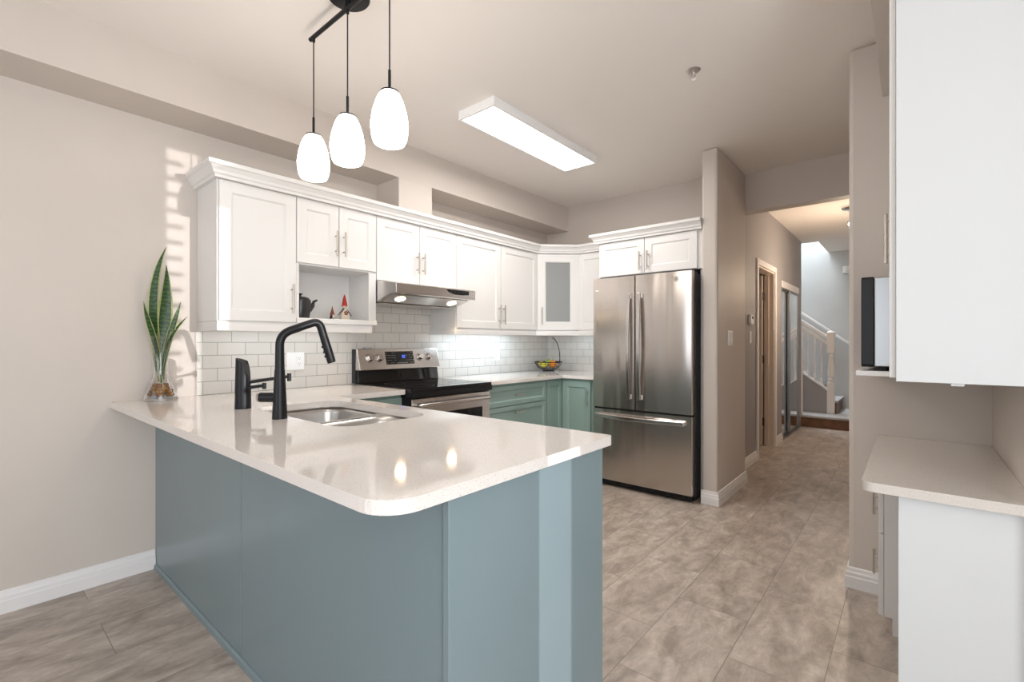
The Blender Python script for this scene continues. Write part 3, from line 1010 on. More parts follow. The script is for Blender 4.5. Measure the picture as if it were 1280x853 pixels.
# ================================================================== WALL CABINETS
ZB, ZT = 1.335, 2.105
XF = 0.312       # carcass front; doors add 19 mm
def walldoor(parent, ya, yb, z0, z1, hy, hz, L=0.165):
    d_ = obj('door', shaker(newbm(), (XF, ya, z0), Y, X, yb - ya, z1 - z0), 'white', parent, bevel=0.0012)
    if hy is not None:
        obj('handle', pull(newbm(), (XF + 0.019, hy, hz), Z, X, L, 0.030, 0.0058), 'nickel', d_, smooth=True)
    return d_
wc = thing('wall_cabinet', 'white shaker wall cabinet with a single door at the left end of the run', 'cabinet', (0.16, 0.6, ZB))
obj('body', B(0.003, XF, 0.385, 0.8035, ZB, ZT), 'white', wc, bevel=0.001)
walldoor(wc, 0.392, 0.800, ZB + 0.003, 2.085, 0.772, 1.475, 0.17)
wc = thing('open_shelf_cabinet', 'white wall cabinet with two short doors above an open shelf niche', 'cabinet', (0.16, 1.07, ZB))
bm = newbm()
ya, yb = 0.8045, 1.352
box(bm, 0.0, XF, ya, yb, 1.69, ZT)
box(bm, 0.0, 0.01, ya, yb, ZB, 1.69)
box(bm, 0.0, XF + 0.012, ya, ya + 0.016, ZB, 1.69)
box(bm, 0.0, XF + 0.012, yb - 0.018, yb, ZB, 1.69)
obj('body', bm, 'white', wc, bevel=0.001)
bm = newbm()
box(bm, 0.0, XF + 0.022, ya, yb + 0.004, ZB, ZB + 0.032)
obj('niche_shelf', bm, 'white', wc, bevel=0.004)
bm = newbm()
box(bm, XF, XF + 0.014, yb - 0.055, yb, ZB + 0.032, 1.69)
obj('face_stile', bm, 'white', wc, bevel=0.002)
walldoor(wc, 0.806, 1.074, 1.70, 2.085, 1.050, 1.845, 0.155)
walldoor(wc, 1.079, 1.349, 1.70, 2.085, 1.105, 1.845, 0.155)
wc = thing('hood_cabinet', 'short white two-door wall cabinet directly above the range hood', 'cabinet', (0.16, 1.73, 1.65))
obj('body', B(0.003, XF, 1.353, 2.098, 1.645, ZT), 'white', wc, bevel=0.001)
walldoor(wc, 1.356, 1.722, 1.648, 2.085, 1.698, 1.80, 0.155)
walldoor(wc, 1.728, 2.096, 1.648, 2.085, 1.752, 1.80, 0.155)
wc = thing('tall_wall_cabinet', 'tall white two-door wall cabinet right of the range hood', 'cabinet', (0.16, 2.63, ZB))
obj('body', B(0.003, XF, 2.099, 3.178, ZB, ZT), 'white', wc, bevel=0.001)
walldoor(wc, 2.102, 2.632, ZB + 0.003, 2.085, 2.605, 1.465, 0.17)
walldoor(wc, 2.638, 3.172, ZB + 0.003, 2.085, 2.665, 1.465, 0.17)
# diagonal corner cabinet
wc = thing('corner_wall_cabinet', 'white diagonal corner wall cabinet with a frosted glass door', 'cabinet', (0.3, 3.5, ZB))
q0, q1 = V((0.318, 3.180, 0)), V((0.612, 3.474, 0))
du = (q1 - q0).normalized()
dn = V((du.y, -du.x, 0))
bm = newbm()
# shell: top, bottom, two shelves, sides
def poly(z): return [(0.0, 3.1795, z), (0.314, 3.1795, z), (0.6105, 3.474, z), (0.6105, 3.789, z), (0.0, 3.789, z)]
prism(bm, poly(ZB), (0, 0, 0.018))
prism(bm, poly(ZT - 0.018), (0, 0, 0.018))
box(bm, 0.0, 0.314, 3.1795, 3.19, ZB, ZT)
box(bm, 0.600, 0.6105, 3.474, 3.789, ZB, ZT)
box(bm, 0.0, 0.01, 3.19, 3.789, ZB, ZT)
box(bm, 0.0, 0.6105, 3.779, 3.789, ZB, ZT)
obj('body', bm, 'white', wc)
for z in (1.585, 1.83):
    sp_ = [(0.012, 3.195, z), (0.31, 3.195, z), (0.594, 3.48, z), (0.594, 3.777, z), (0.012, 3.777, z)]
    obj('shelf', prism(newbm(), sp_, (0, 0, 0.018)), 'white', wc)
W = (q1 - q0).length
dd = obj('door', shaker(newbm(), q0 + du * 0.004 + dn * 0.001 + Z * (ZB + 0.003), du, dn, W - 0.008, 2.085 - ZB - 0.003, rail=0.075, hole=True), 'white', wc, bevel=0.0012)
gc = q0 + du * W / 2 + Z * ((ZB + 2.088) / 2) + dn * 0.006
obj('glass_pane', obox(newbm(), gc, du, Z, dn, W - 0.16, 2.085 - ZB - 0.16, 0.004), 'frost', dd)
obj('handle', pull(newbm(), q0 + du * 0.045 + dn * 0.020 + Z * 1.475, Z, dn, 0.17, 0.030, 0.0058), 'nickel', dd, smooth=True)
# far wall cabinet
wc = thing('back_wall_cabinet', 'narrow white wall cabinet between the glass corner cabinet and the fridge', 'cabinet', (0.8, 3.6, ZB))
obj('body', B(0.612, 0.998, 3.479, 3.789, ZB, ZT), 'white', wc, bevel=0.001)
obj('door', shaker(newbm(), (0.616, 3.479, ZB + 0.003), X, -Y, 0.379, 2.085 - ZB - 0.003), 'white', wc, bevel=0.0012)
# crown moulding
CR = [(0.0, 2.088), (0.020, 2.088), (0.022, 2.102), (0.030, 2.108), (0.034, 2.122), (0.050, 2.140), (0.060, 2.146), (0.062, 2.164), (0.058, 2.168), (0.0, 2.168)]
# the sweep's outward side is to the right of travel, so run from the far end to the near end
cm = obj('crown_molding', sweep(newbm(), [(0.001, 0.385), (0.332, 0.385), (0.332, 3.172), (0.625, 3.46), (0.998, 3.46)], [(o_ if True else 0, z_) for o_, z_ in CR]), 'trim')
cm.data.materials[0] = M['white']
tag(cm, 'stepped white crown molding along the tops of the left-hand wall cabinets', 'crown molding')
lr = obj('light_rail', sweep(newbm(), [(0.001, 0.40), (0.305, 0.40), (0.305, 1.325)], [(0, 1.283), (0.014, 1.283), (0.016, 1.31), (0.014, 1.334), (0, 1.334)]), 'white')
tag(lr, 'white valance strip under the left wall cabinet and open shelf', 'light rail')
lr = obj('light_rail', sweep(newbm(), [(0.001, 2.103), (0.308, 2.103), (0.308, 3.172), (0.612, 3.476), (0.998, 3.476)], [(0, 1.286), (0.014, 1.286), (0.016, 1.31), (0.014, 1.334), (0, 1.334)]), 'white')
tag(lr, 'white valance strip under the cabinets right of the hood and round the corner', 'light rail')

# fridge cabinet
fcab = thing('fridge_cabinet', 'deep white two-door cabinet above the fridge', 'cabinet', (1.45, 3.5, 1.79))
obj('body', B(1.0, 1.904, 3.20, 3.789, 1.79, ZT), 'white', fcab, bevel=0.001)
for xa, xb, hx in ((1.012, 1.430, 1.400), (1.436, 1.862, 1.468)):
    d_ = obj('door', shaker(newbm(), (xa, 3.20, 1.793), X, -Y, xb - xa, 2.085 - 1.793), 'white', fcab, bevel=0.0012)
    obj('handle', pull(newbm(), (hx, 3.181, 1.895), Z, -Y, 0.155, 0.030, 0.0058), 'nickel', d_, smooth=True)
obj('crown_molding', sweep(newbm(), [(1.0, 3.398), (1.0, 3.18), (1.904, 3.18)], CR), 'white', fcab)
pn = obj('fridge_side_panel', B(1.0, 1.012, 3.22, 3.785, 0.0, 1.788), 'white')
tag(pn, 'white side panel between the sage base cabinet and the fridge', 'panel')
fl = obj('filler_panel', B(1.874, 1.903, 3.23, 3.26, 0.0, 1.788), 'white')
tag(fl, 'thin white filler strip between the fridge and the wall end', 'panel')

# ================================================================== RANGE HOOD
hd = thing('range_hood', 'stainless under-cabinet range hood with two warm lamps', 'range hood', (0.25, 1.73, 1.5))
ya, yb = 1.357, 2.096
bm = newbm()
# side profile in x-z, open below
outl = [(0.009, 1.644), (0.335, 1.644), (0.42, 1.630), (0.50, 1.622), (0.54, 1.617), (0.546, 1.612), (0.546, 1.548), (0.540, 1.544),
        (0.50, 1.548), (0.33, 1.500), (0.02, 1.490), (0.009, 1.490)]
prism(bm, [(x, ya, z) for x, z in outl], (0, yb - ya, 0))
obj('shell', bm, 'steelh', hd, bevel=0.004)
bm = newbm()
sd = (V((0.50, 0, 1.548)) - V((0.33, 0, 1.500))).normalized()
sn = V((sd.z, 0, -sd.x))
obox(bm, V((0.415, (ya + yb) / 2, 1.5235)) + sn * 0.002, Y, sd, sn, yb - ya - 0.06, 0.15, 0.003)
obox(bm, V((0.175, (ya + yb) / 2, 1.4935)), Y, X, Z, yb - ya - 0.06, 0.27, 0.004)
obj('filter_panel', bm, 'handle', hd)
for yy in (ya + 0.13, yb - 0.13):
    c = V((0.415, yy, 1.5225)) + sn * 0.004
    obj('lamp_lens', tube(newbm(), [c, c + sn * 0.004], [0.036, 0.034], 24), 'hoodlamp', hd, smooth=True)
bm = newbm()
prism(bm, [(0.5462, ya + 0.440, 1.606), (0.5462, ya + 0.665, 1.606), (0.5462, ya + 0.665, 1.578), (0.5462, ya + 0.60, 1.572), (0.5462, ya + 0.52, 1.572), (0.5462, ya + 0.46, 1.588)], (0.002, 0, 0))
cpn = obj('control_strip', bm, 'blackplastic', hd)
for k in range(5):
    yk = ya + 0.485 + k * 0.037
    obj('button', tube(newbm(), [(0.548, yk, 1.592), (0.550, yk, 1.592)], 0.007, 12), 'darkbody', cpn, smooth=True)
for yy in (ya + 0.13, yb - 0.13):
    l = light('hood_lamp', 'SPOT', (0.42, yy, 1.505), 4.5, (1.0, 0.66, 0.38), shadow_soft_size=0.03, spot_size=R(140), spot_blend=0.6)
    l.rotation_euler = (0, R(-18), 0)

# ================================================================== UNDER-CABINET LEDS
def led(y0_, y1_, energy, col, label):
    o_ = tag(obj('led_strip', B(0.19, 0.21, y0_, y1_, ZB - 0.010, ZB - 0.001), 'led'), label, 'led strip')
    light('led_light', 'AREA', (0.20, (y0_ + y1_) / 2, ZB - 0.014), energy, col, (0, 0, 0), shape='RECTANGLE', size=0.03, size_y=y1_ - y0_)
led(2.2, 3.1, 2.4, (0.70, 0.87, 1.0), 'cool white led strip under the cabinets right of the hood')
led(0.5, 1.28, 0.35, (1.0, 0.95, 0.88), 'led strip under the cabinets left of the hood')
light('led_light_back', 'AREA', (0.65, 3.65, ZB - 0.014), 0.4, (0.75, 0.9, 1.0), (0, 0, 0), shape='RECTANGLE', size=0.5, size_y=0.03)

# ================================================================== FRIDGE
fr = thing('refrigerator', 'stainless french-door refrigerator with bottom freezer drawer', 'refrigerator', (1.45, 3.45, 0))
FX0, FX1, FY = 1.018, 1.866, 3.052
obj('cabinet_body', B(FX0 + 0.004, FX1 + 0.003, 3.125, 3.77, 0.03, 1.745), 'darkbody', fr, bevel=0.004)
obj('hinge_cover', B(FX1 - 0.085, FX1 - 0.005, 3.09, 3.22, 1.745, 1.768), 'blackplastic', fr, bevel=0.006)
obj('hinge_cover', B(FX0 + 0.005, FX0 + 0.085, 3.09, 3.22, 1.745, 1.768), 'blackplastic', fr, bevel=0.006)
def fdoor(x0, x1, z0, z1, name, bow=0.009):
    bm = newbm()
    n_ = 14
    cx_, hw = (FX0 + FX1) / 2, (FX1 - FX0) / 2
    fr_, bk = [], []
    pts_ = []
    for i in range(n_ + 1):
        x = x0 + (x1 - x0) * i / n_
        y = FY + bow * ((x - cx_) / hw) ** 2
        e = min(i, n_ - i) / n_ * (x1 - x0)
        pts_.append((x, y))
    pts_[0] = (x0, pts_[0][1] + 0.010)
    pts_.insert(1, (x0 + 0.003, pts_[1][1] + 0.002))
    pts_[-1] = (x1, pts_[-1][1] + 0.010)
    pts_.insert(-1, (x1 - 0.003, pts_[-2][1] + 0.002))
    poly_ = [(x, y, z0) for x, y in pts_] + [(x1, 3.118, z0), (x0, 3.118, z0)]
    prism(bm, poly_, (0, 0, z1 - z0))
    return obj(name, bm, 'steel', fr, smooth=True)
XM = 1.411
dl = fdoor(FX0, XM - 0.003, 0.670, 1.762, 'left_door')
drr = fdoor(XM + 0.003, FX1, 0.670, 1.762, 'right_door')
dz = fdoor(FX0, FX1, 0.060, 0.655, 'freezer_drawer')
obj('gasket', B(FX0 + 0.01, FX1 - 0.01, 3.07, 3.125, 0.05, 1.75), 'blackplastic', fr)
obj('base_grille', B(FX0 + 0.01, FX1 - 0.008, 3.09, 3.5, 0.012, 0.055), 'blackplastic', fr)
for x in (FX0 + 0.05, FX1 - 0.05):
    obj('foot', lathe(newbm(), (x, 3.14, 0), [(0.018, 0), (0.018, 0.012), (0.008, 0.014), (0.008, 0.03)], 14), 'blackplastic', fr, smooth=True)
def fhandle(x, parent, s):
    bm = newbm()
    n_ = 14
    rings = []
    for i in range(n_ + 1):
        t = i / n_
        z = 0.755 + (1.615 - 0.755) * t
        out = 0.030 + 0.024 * math.sin(PI * t)
        w_ = 0.017
        rings.append([bm.verts.new(p) for p in ((x - w_, FY - out + 0.010, z), (x - w_ * .7, FY - out, z), (x + w_ * .7, FY - out, z), (x + w_, FY - out + 0.010, z), (x + w_ * .6, FY - out + 0.022, z), (x - w_ * .6, FY - out + 0.022, z))])
    for a, b in zip(rings[:-1], rings[1:]):
        for j in range(6):
            bm.faces.new((a[j], a[(j + 1) % 6], b[(j + 1) % 6], b[j]))
    bm.faces.new(rings[0])
    bm.faces.new(rings[-1][::-1])
    for z in (0.775, 1.595):
        box(bm, x - 0.012, x + 0.012, FY - 0.025, FY + 0.008, z - 0.02, z + 0.02)
    obj('handle', bm, 'handle', parent, bevel=0.002)
fhandle(XM - 0.045, dl, -1)
fhandle(XM + 0.045, drr, 1)
bm = newbm()
n_ = 16
rings = []
for i in range(n_ + 1):
    t = i / n_
    x = 1.055 + (1.815 - 1.055) * t
    out = 0.030 + 0.030 * math.sin(PI * t)
    h_ = 0.019
    z = 0.600
    rings.append([bm.verts.new(p) for p in ((x, FY - out + 0.012, z - h_), (x, FY - out, z - h_ * .7), (x, FY - out, z + h_ * .7), (x, FY - out + 0.012, z + h_), (x, FY - out + 0.024, z + h_ * .6), (x, FY - out + 0.024, z - h_ * .6))])
for a, b in zip(rings[:-1], rings[1:]):
    for j in range(6):
        bm.faces.new((a[j], a[(j + 1) % 6], b[(j + 1) % 6], b[j]))
bm.faces.new(rings[0])
bm.faces.new(rings[-1][::-1])
for x in (1.075, 1.795):
    box(bm, x - 0.018, x + 0.018, FY - 0.025, FY + 0.010, 0.588, 0.612)
obj('handle', bm, 'handle', dz, bevel=0.002)

def text(name, s, size, loc, rot, m, parent, depth=0.0006):
    cu = bpy.data.curves.new(name, 'FONT')
    cu.body = s
    cu.size = size
    cu.align_x = 'CENTER'
    cu.align_y = 'CENTER'
    cu.extrude = depth
    tmp = bpy.data.objects.new(name, cu)
    COL.objects.link(tmp)
    dg = bpy.context.evaluated_depsgraph_get()
    me = bpy.data.meshes.new_from_object(tmp.evaluated_get(dg))
    bpy.data.objects.remove(tmp)
    o = bpy.data.objects.new(name, me)
    COL.objects.link(o)
    me.materials.clear()
    me.materials.append(M[m])
    if parent is not None:
        o.parent = parent
        base = V((0, 0, 0))
        p = parent
        while p:
            base += p.location
            p = p.parent
        o.location = V(loc) - base
    else:
        o.location = loc
    o.rotation_euler = rot
    return o
lg = V((1.745, FY + 0.0035, 1.705))
bm = newbm()
ringp = [(lg.x + 0.021 * math.cos(2 * PI * k / 32), lg.y - 0.0012, lg.z + 0.021 * math.sin(2 * PI * k / 32)) for k in range(33)]
tube(bm, ringp, 0.0016, 6, cap=False)
tube(bm, [lg + V((0, 0.002, 0)), lg + V((0, -0.0012, 0))], 0.020, 28)
bd = obj('badge', bm, 'nickel', drr, smooth=True)
text('badge_monogram', 'GE', 0.019, lg + V((0, -0.0020, 0)), (R(90), 0, 0), 'slot', bd)
obj('name_mark', B(1.045, 1.105, FY + 0.0068, FY + 0.0083, 1.655, 1.667), 'outlet', dl)

# ================================================================== PENDANT LIGHT
pl = thing('pendant_light', 'black three-pendant bar light with opal glass shades over the peninsula', 'pendant light', (1.33, 0.545, ZC))
PY = 0.545
obj('canopy', lathe(newbm(), (1.335, PY, ZC), [(0.02, -0.032), (0.083, -0.028), (0.088, -0.022), (0.088, 0.0)], 40), 'black', pl, smooth=True)
obj('bar', tube(newbm(), [(1.012, PY, 2.612), (1.655, PY, 2.612)], 0.0095, 14), 'black', pl, smooth=True)
obj('bar_stem', tube(newbm(), [(1.335, PY, 2.612), (1.335, PY, 2.66)], 0.012, 12), 'black', pl, smooth=True)
for x in (1.043, 1.330, 1.624):
    cb = obj('cord', tube(newbm(), [(x, PY, 2.604), (x, PY, 2.24)], 0.0028, 8), 'blackplastic', pl, smooth=True)
    obj('cord_grip', tube(newbm(), [(x, PY, 2.606), (x, PY, 2.590)], 0.007, 10), 'black', cb, smooth=True)
    bm = newbm()
    tube(bm, [(x, PY, 2.245), (x, PY, 2.165)], 0.0055, 12)
    lathe(bm, (x, PY, 0), [(0.034, 2.158), (0.034, 2.164), (0.006, 2.168)], 24)
    obj('socket', bm, 'black', pl, smooth=True)
    obj('lamp_shade', lathe(newbm(), (x, PY, 0), [(0.012, 1.962), (0.045, 1.963), (0.056, 1.968), (0.063, 1.982), (0.068, 2.01), (0.0695, 2.04), (0.063, 2.085), (0.051, 2.125), (0.041, 2.147), (0.033, 2.158)], 32), 'shade', pl, smooth=True)

# ceiling panel light
cl = thing('ceiling_panel_light', 'long rectangular lit ceiling panel light over the kitchen floor', 'ceiling light', (1.09, 2.14, ZC))
cx0, cx1, cy0, cy1 = 0.942, 1.243, 1.545, 2.735
bm = newbm()
box(bm, cx0, cx1, cy0, cy0 + 0.014, 2.622, 2.6785)
box(bm, cx0, cx1, cy1 - 0.014, cy1, 2.622, 2.6785)
box(bm, cx0, cx0 + 0.014, cy0 + 0.014, cy1 - 0.014, 2.622, 2.6785)
box(bm, cx1 - 0.014, cx1, cy0 + 0.014, cy1 - 0.014, 2.622, 2.6785)
obj('frame', bm, 'outlet', cl)
obj('diffuser', B(cx0 + 0.014, cx1 - 0.014, cy0 + 0.014, cy1 - 0.014, 2.626, 2.634), 'glow', cl)
light('panel_light', 'AREA', (1.09, 2.14, 2.618), 14, (1.0, 0.95, 0.90), (0, 0, 0), shape='RECTANGLE', size=0.28, size_y=1.15)
sp = thing('fire_sprinkler', 'small chrome fire sprinkler on the ceiling', 'sprinkler', (2.231, 2.05, ZC))
obj('escutcheon', lathe(newbm(), (2.231, 2.05, ZC), [(0.012, -0.008), (0.030, -0.006), (0.036, 0.0)], 24), 'nickel', sp, smooth=True)
bm = newbm()
tube(bm, [(2.231, 2.05, ZC - 0.006), (2.231, 2.05, ZC - 0.045)], 0.006, 10)
for s in (-1, 1):
    tube(bm, [(2.231 + s * 0.005, 2.05, ZC - 0.012), (2.231 + s * 0.013, 2.05, ZC - 0.026), (2.231, 2.05, ZC - 0.045)], 0.0022, 8)
lathe(bm, (2.231, 2.05, ZC - 0.048), [(0.015, 0.0), (0.015, 0.002), (0.004, 0.004)], 16)
obj('sprinkler_head', bm, 'chrome', sp, smooth=True)

# ================================================================== WALL PLATES
def plate(name, c, u, n, w_, h_, label, kind):
    t = thing(name, label, 'outlet' if 'outlet' in name else 'switch', c)
    c = V(c)
    obj('cover_plate', obox(newbm(), c + V(n) * 0.003, u, Z, n, w_, h_, 0.006), 'outlet', t, bevel=0.002)
    k = max(1, round(w_ / 0.055) - 0) if w_ > 0.09 else 1
    for i in range(k if w_ > 0.09 else 1):
        o_ = (i - (k - 1) / 2) * 0.048 if w_ > 0.09 else 0
        kd = kind[i % len(kind)]
        if kd == 'r':
            ins = obj('receptacle', obox(newbm(), c + V(u) * o_ + V(n) * 0.0065, u, Z, n, 0.034, 0.068, 0.003), 'outlet', t, bevel=0.001)
            bm_ = newbm()
            for zz in (-0.018, 0.018):
                for uu in (-0.006, 0.006):
                    obox(bm_, c + V(u) * (o_ + uu) + Z * (zz + 0.003) + V(n) * 0.0082, u, Z, n, 0.002, 0.008, 0.0005)
                obox(bm_, c + V(u) * o_ + Z * (zz - 0.008) + V(n) * 0.0082, u, Z, n, 0.004, 0.004, 0.0005)
            obj('slots', bm_, 'slot', ins)
        else:
            obj('rocker', obox(newbm(), c + V(u) * o_ + V(n) * 0.0075, u, Z, n, 0.032, 0.065, 0.004), 'outlet', t, bevel=0.001)
    return t
plate('wall_outlet', (0.009, 0.945, 1.095), Y, X, 0.118, 0.118, 'white double outlet and switch plate on the tiles behind the faucet', 'sr')
plate('wall_outlet', (0.009, 2.935, 1.10), Y, X, 0.072, 0.118, 'white outlet on the tiles right of the range', 'r')
plate('light_switch', (2.021, 3.47, 1.25), Y, X, 0.118, 0.118, 'double light switch on the wall end right of the fridge', 's')
plate('light_switch', (1.896, 4.60, 1.27), Y, X, 0.075, 0.118, 'single light switch below the thermostat in the hall', 's')
th = thing('thermostat', 'small white thermostat on the grey hall wall', 'thermostat', (1.9, 4.60, 1.44))
obj('housing', B(1.896, 1.925, 4.53, 4.64, 1.395, 1.495), 'outlet', th, bevel=0.006)
obj('dial', B(1.925, 1.928, 4.565, 4.605, 1.45, 1.475), 'slot', th)

# ================================================================== RIGHT SIDE: DESK, CABINETS, MICROWAVE
dk = thing('desk_worktop', 'beige quartz desk worktop in the nook on the right', 'worktop', (3.2, 1.9, 0.74))
obj('slab', slab(newbm(), rrect(3.0, 3.389, 1.375, 2.374, (0.035, 0.0, 0, 0), 8), [], 0.742, 0.772), 'deskquartz', dk, bevel=0.003)
ep = obj('desk_end_panel', B(3.093, 3.389, 1.41, 1.43, 0.0, 0.741), 'whitelam', bevel=0.0015)
tag(ep, 'plain white end panel holding up the near end of the desk worktop', 'panel')
pd = thing('desk_drawer_cabinet', 'white drawer pedestal under the desk worktop against the wall end', 'cabinet', (3.2, 2.2, 0))
bm = newbm()
prism(bm, [(3.385, 2.0, 0), (3.064, 2.0, 0), (3.064, 2.0, 0.072), (3.037, 2.0, 0.072), (3.037, 2.0, 0.741), (3.385, 2.0, 0.741)], (0, 0.373, 0))
obj('body', bm, 'white', pd, bevel=0.001)
for z0, z1, hz in ((0.42, 0.735, 0.50), (0.075, 0.412, 0.235)):
    f_ = obj('drawer', B(3.018, 3.036, 2.0, 2.355, z0, z1), 'white', pd, bevel=0.002)
    obj('handle', pull(newbm(), (3.018, 2.16, hz), Z, -X, 0.11, 0.022, 0.005), 'nickel', f_, smooth=True)
uc = thing('upper_end_cabinet', 'large plain white wall cabinet end filling the top right corner', 'cabinet', (3.2, 1.6, 1.1))
obj('body', B(3.108, 3.389, 1.40, 1.848, 1.105, 2.402), 'white', uc)
obj('end_panel', B(3.088, 3.389, 1.38, 1.3995, 1.098, 2.402), 'whitelam', uc, bevel=0.0015)
obj('door', B(3.071, 3.0875, 1.400, 1.846, 1.108, 2.398), 'white', uc, bevel=0.0015)
bm = newbm()
obj('under_bracket', box(newbm(), 3.215, 3.245, 1.42, 1.46, 1.088, 1.105), 'outlet', uc, bevel=0.002)
obj('under_bracket', box(newbm(), 3.252, 3.30, 1.44, 1.47, 1.094, 1.105), 'outlet', uc, bevel=0.002)
mc = thing('microwave_cabinet', 'white wall cabinet with a bar handle above the microwave', 'cabinet', (3.2, 2.1, 1.5))
obj('body', B(3.095, 3.389, 1.85, 2.374, 1.535, 2.402), 'white', mc, bevel=0.001)
d_ = obj('door', B(3.076, 3.094, 1.853, 2.370, 1.53, 2.398), 'white', mc, bevel=0.0015)
obj('handle', pull(newbm(), (3.076, 1.93, 1.64), Z, -X, 0.20, 0.031, 0.0065), 'nickel', d_, smooth=True)
sh = obj('microwave_shelf', B(2.952, 3.389, 1.85, 2.374, 1.085, 1.105), 'white', bevel=0.002)
tag(sh, 'white shelf board carrying the microwave', 'shelf')
mw = thing('microwave_oven', 'silver microwave with a black glass door on the white shelf', 'microwave', (3.17, 2.1, 1.105))
obj('housing', B(3.010, 3.385, 1.872, 2.365, 1.122, 1.480), 'microsteel', mw, bevel=0.004)
bm = newbm()
poly_ = rrect(1.870, 2.367, 1.120, 1.484, (0.012,) * 4, 4)
prism(bm, [(2.968, a, b) for a, b in poly_], (0.0415, 0, 0))
dm = obj('door', bm, 'blackplastic', mw, bevel=0.003)
obj('door_glass', B(2.9665, 2.968, 1.90, 2.23, 1.15, 1.455), 'blackglass', dm)
for x, y in ((3.04, 1.90), (3.04, 2.33), (3.35, 1.90), (3.35, 2.33)):
    obj('foot', lathe(newbm(), (x, y, 1.1055), [(0.016, 0), (0.018, 0.0165)], 14), 'blackplastic', mw, smooth=True)

# ================================================================== VASE WITH SNAKE PLANT
vx, vy = 0.10, 0.19
vs = thing('glass_vase', 'clear flared glass vase with amber stones at the left end of the worktop', 'vase', (vx, vy, CT))
prof = [(0.076, 0.0), (0.077, 0.004), (0.064, 0.045), (0.054, 0.075), (0.040, 0.105), (0.032, 0.14), (0.030, 0.19), (0.034, 0.25), (0.042, 0.31), (0.046, 0.34)]
inn = [(r - 0.002, z) for r, z in prof[::-1] if z > 0.03] + [(0.067, 0.014)]
bm = newbm()
lathe(bm, (vx, vy, CT + 0.0005), prof + inn, 36)
obj('vessel', bm, 'glass', vs, smooth=True)
random.seed(5)
for k in range(64):
    a = random.random() * 2 * PI
    rr = 0.052 * math.sqrt(random.random())
    lvl = random.choice((0.029, 0.046, 0.062, 0.078))
    rr *= 1 - (lvl - 0.029) * 8
    bm = newbm()
    ico(bm, (vx + rr * math.cos(a), vy + rr * math.sin(a), CT + lvl), 0.014, 2, (1, 0.9, 0.75))
    obj('stone', bm, 'amberstone', vs, smooth=True)
pt = thing('snake_plant', 'tall variegated snake plant standing in the glass vase', 'potted plant', (vx, vy, CT + 0.07))
def leaf(base, ctrl, wmax, facing, twist=0.0, thick=0.003, tip=1.0, w0=0.25):
    """leaf strip along a quadratic-ish path; ctrl = list of points"""
    P = [V(base)] + [V(c) for c in ctrl]
    n_ = 26
    def bez(t):
        q_ = P[:]
        while len(q_) > 1:
            q_ = [q_[i] * (1 - t) + q_[i + 1] * t for i in range(len(q_) - 1)]
        return q_[0]
    bm = newbm()
    rows = []
    f = V(facing).normalized()
    for i in range(n_ + 1):
        t = i / n_
        p = bez(t)
        tg = (bez(min(1, t + 0.01)) - bez(max(0, t - 0.01))).normalized()
        s_ = tg.cross(f).normalized()
        fa = s_.cross(tg).normalized()
        a = twist * t
        s2 = s_ * math.cos(a) + fa * math.sin(a)
        f2 = fa * math.cos(a) - s_ * math.sin(a)
        w_ = wmax * (w0 + (1 - w0) * math.sin(min(1.0, t * 1.9) * PI / 2)) * (1 if t < 0.55 else max(0.02, 1 - ((t - 0.55) / 0.45) ** 1.8))
        row = []
        for k, (u_, dpt) in enumerate(((-1, 0.0), (-0.78, -0.06), (0, -0.22), (0.78, -0.06), (1, 0.0))):
            row.append(bm.verts.new(p + s2 * u_ * w_ + f2 * dpt * w_ + f2 * thick * 0.5))
        for k, (u_, dpt) in enumerate(((1, 0.0), (0.78, -0.06), (0, -0.22), (-0.78, -0.06), (-1, 0.0))):
            row.append(bm.verts.new(p + s2 * u_ * w_ + f2 * dpt * w_ - f2 * thick * 0.5))
        rows.append(row)
    for a, b in zip(rows[:-1], rows[1:]):
        for k in range(10):
            fc_ = bm.faces.new((a[k], a[(k + 1) % 10], b[(k + 1) % 10], b[k]))
            fc_.material_index = 1 if k in (0, 3, 4, 5, 8, 9) else 0
    bm.faces.new(rows[0])
    bm.faces.new(rows[-1][::-1])
    return obj('leaf', bm, ['leaf', 'leafedge'], pt, smooth=True)
fc_dir = V((0.85, -0.35, 0))
cz = CT
leaf((vx - 0.005, vy - 0.008, cz + 0.10), [(vx - 0.01, vy - 0.02, cz + 0.32), (vx + 0.00, vy - 0.07, cz + 0.58), (vx + 0.045, vy + 0.015, cz + 0.805)], 0.024, fc_dir, 0.3)
leaf((vx + 0.004, vy + 0.006, cz + 0.10), [(vx + 0.01, vy + 0.0, cz + 0.34), (vx + 0.0, vy + 0.035, cz + 0.50), (vx + 0.012, vy + 0.022, cz + 0.715)], 0.032, fc_dir, -0.5)
leaf((vx + 0.0, vy - 0.002, cz + 0.10), [(vx - 0.002, vy + 0.0, cz + 0.28), (vx + 0.02, vy - 0.065, cz + 0.40), (vx + 0.015, vy - 0.075, cz + 0.515)], 0.015, fc_dir, 0.4, w0=0.15)
leaf((vx + 0.008, vy + 0.004, cz + 0.09), [(vx + 0.012, vy + 0.004, cz + 0.25), (vx + 0.015, vy + 0.055, cz + 0.40), (vx + 0.02, vy + 0.085, cz + 0.525)], 0.016, fc_dir, -0.2, w0=0.15)
leaf((vx + 0.010, vy - 0.002, cz + 0.09), [(vx + 0.014, vy + 0.002, cz + 0.27), (vx + 0.02, vy + 0.04, cz + 0.36), (vx + 0.025, vy + 0.115, cz + 0.445)], 0.010, fc_dir, 0.5, w0=0.2)
leaf((vx - 0.008, vy + 0.004, cz + 0.10), [(vx - 0.012, vy - 0.01, cz + 0.26), (vx - 0.005, vy - 0.03, cz + 0.42), (vx + 0.0, vy - 0.03, cz + 0.50)], 0.018, fc_dir, 0.2)
bm = newbm()
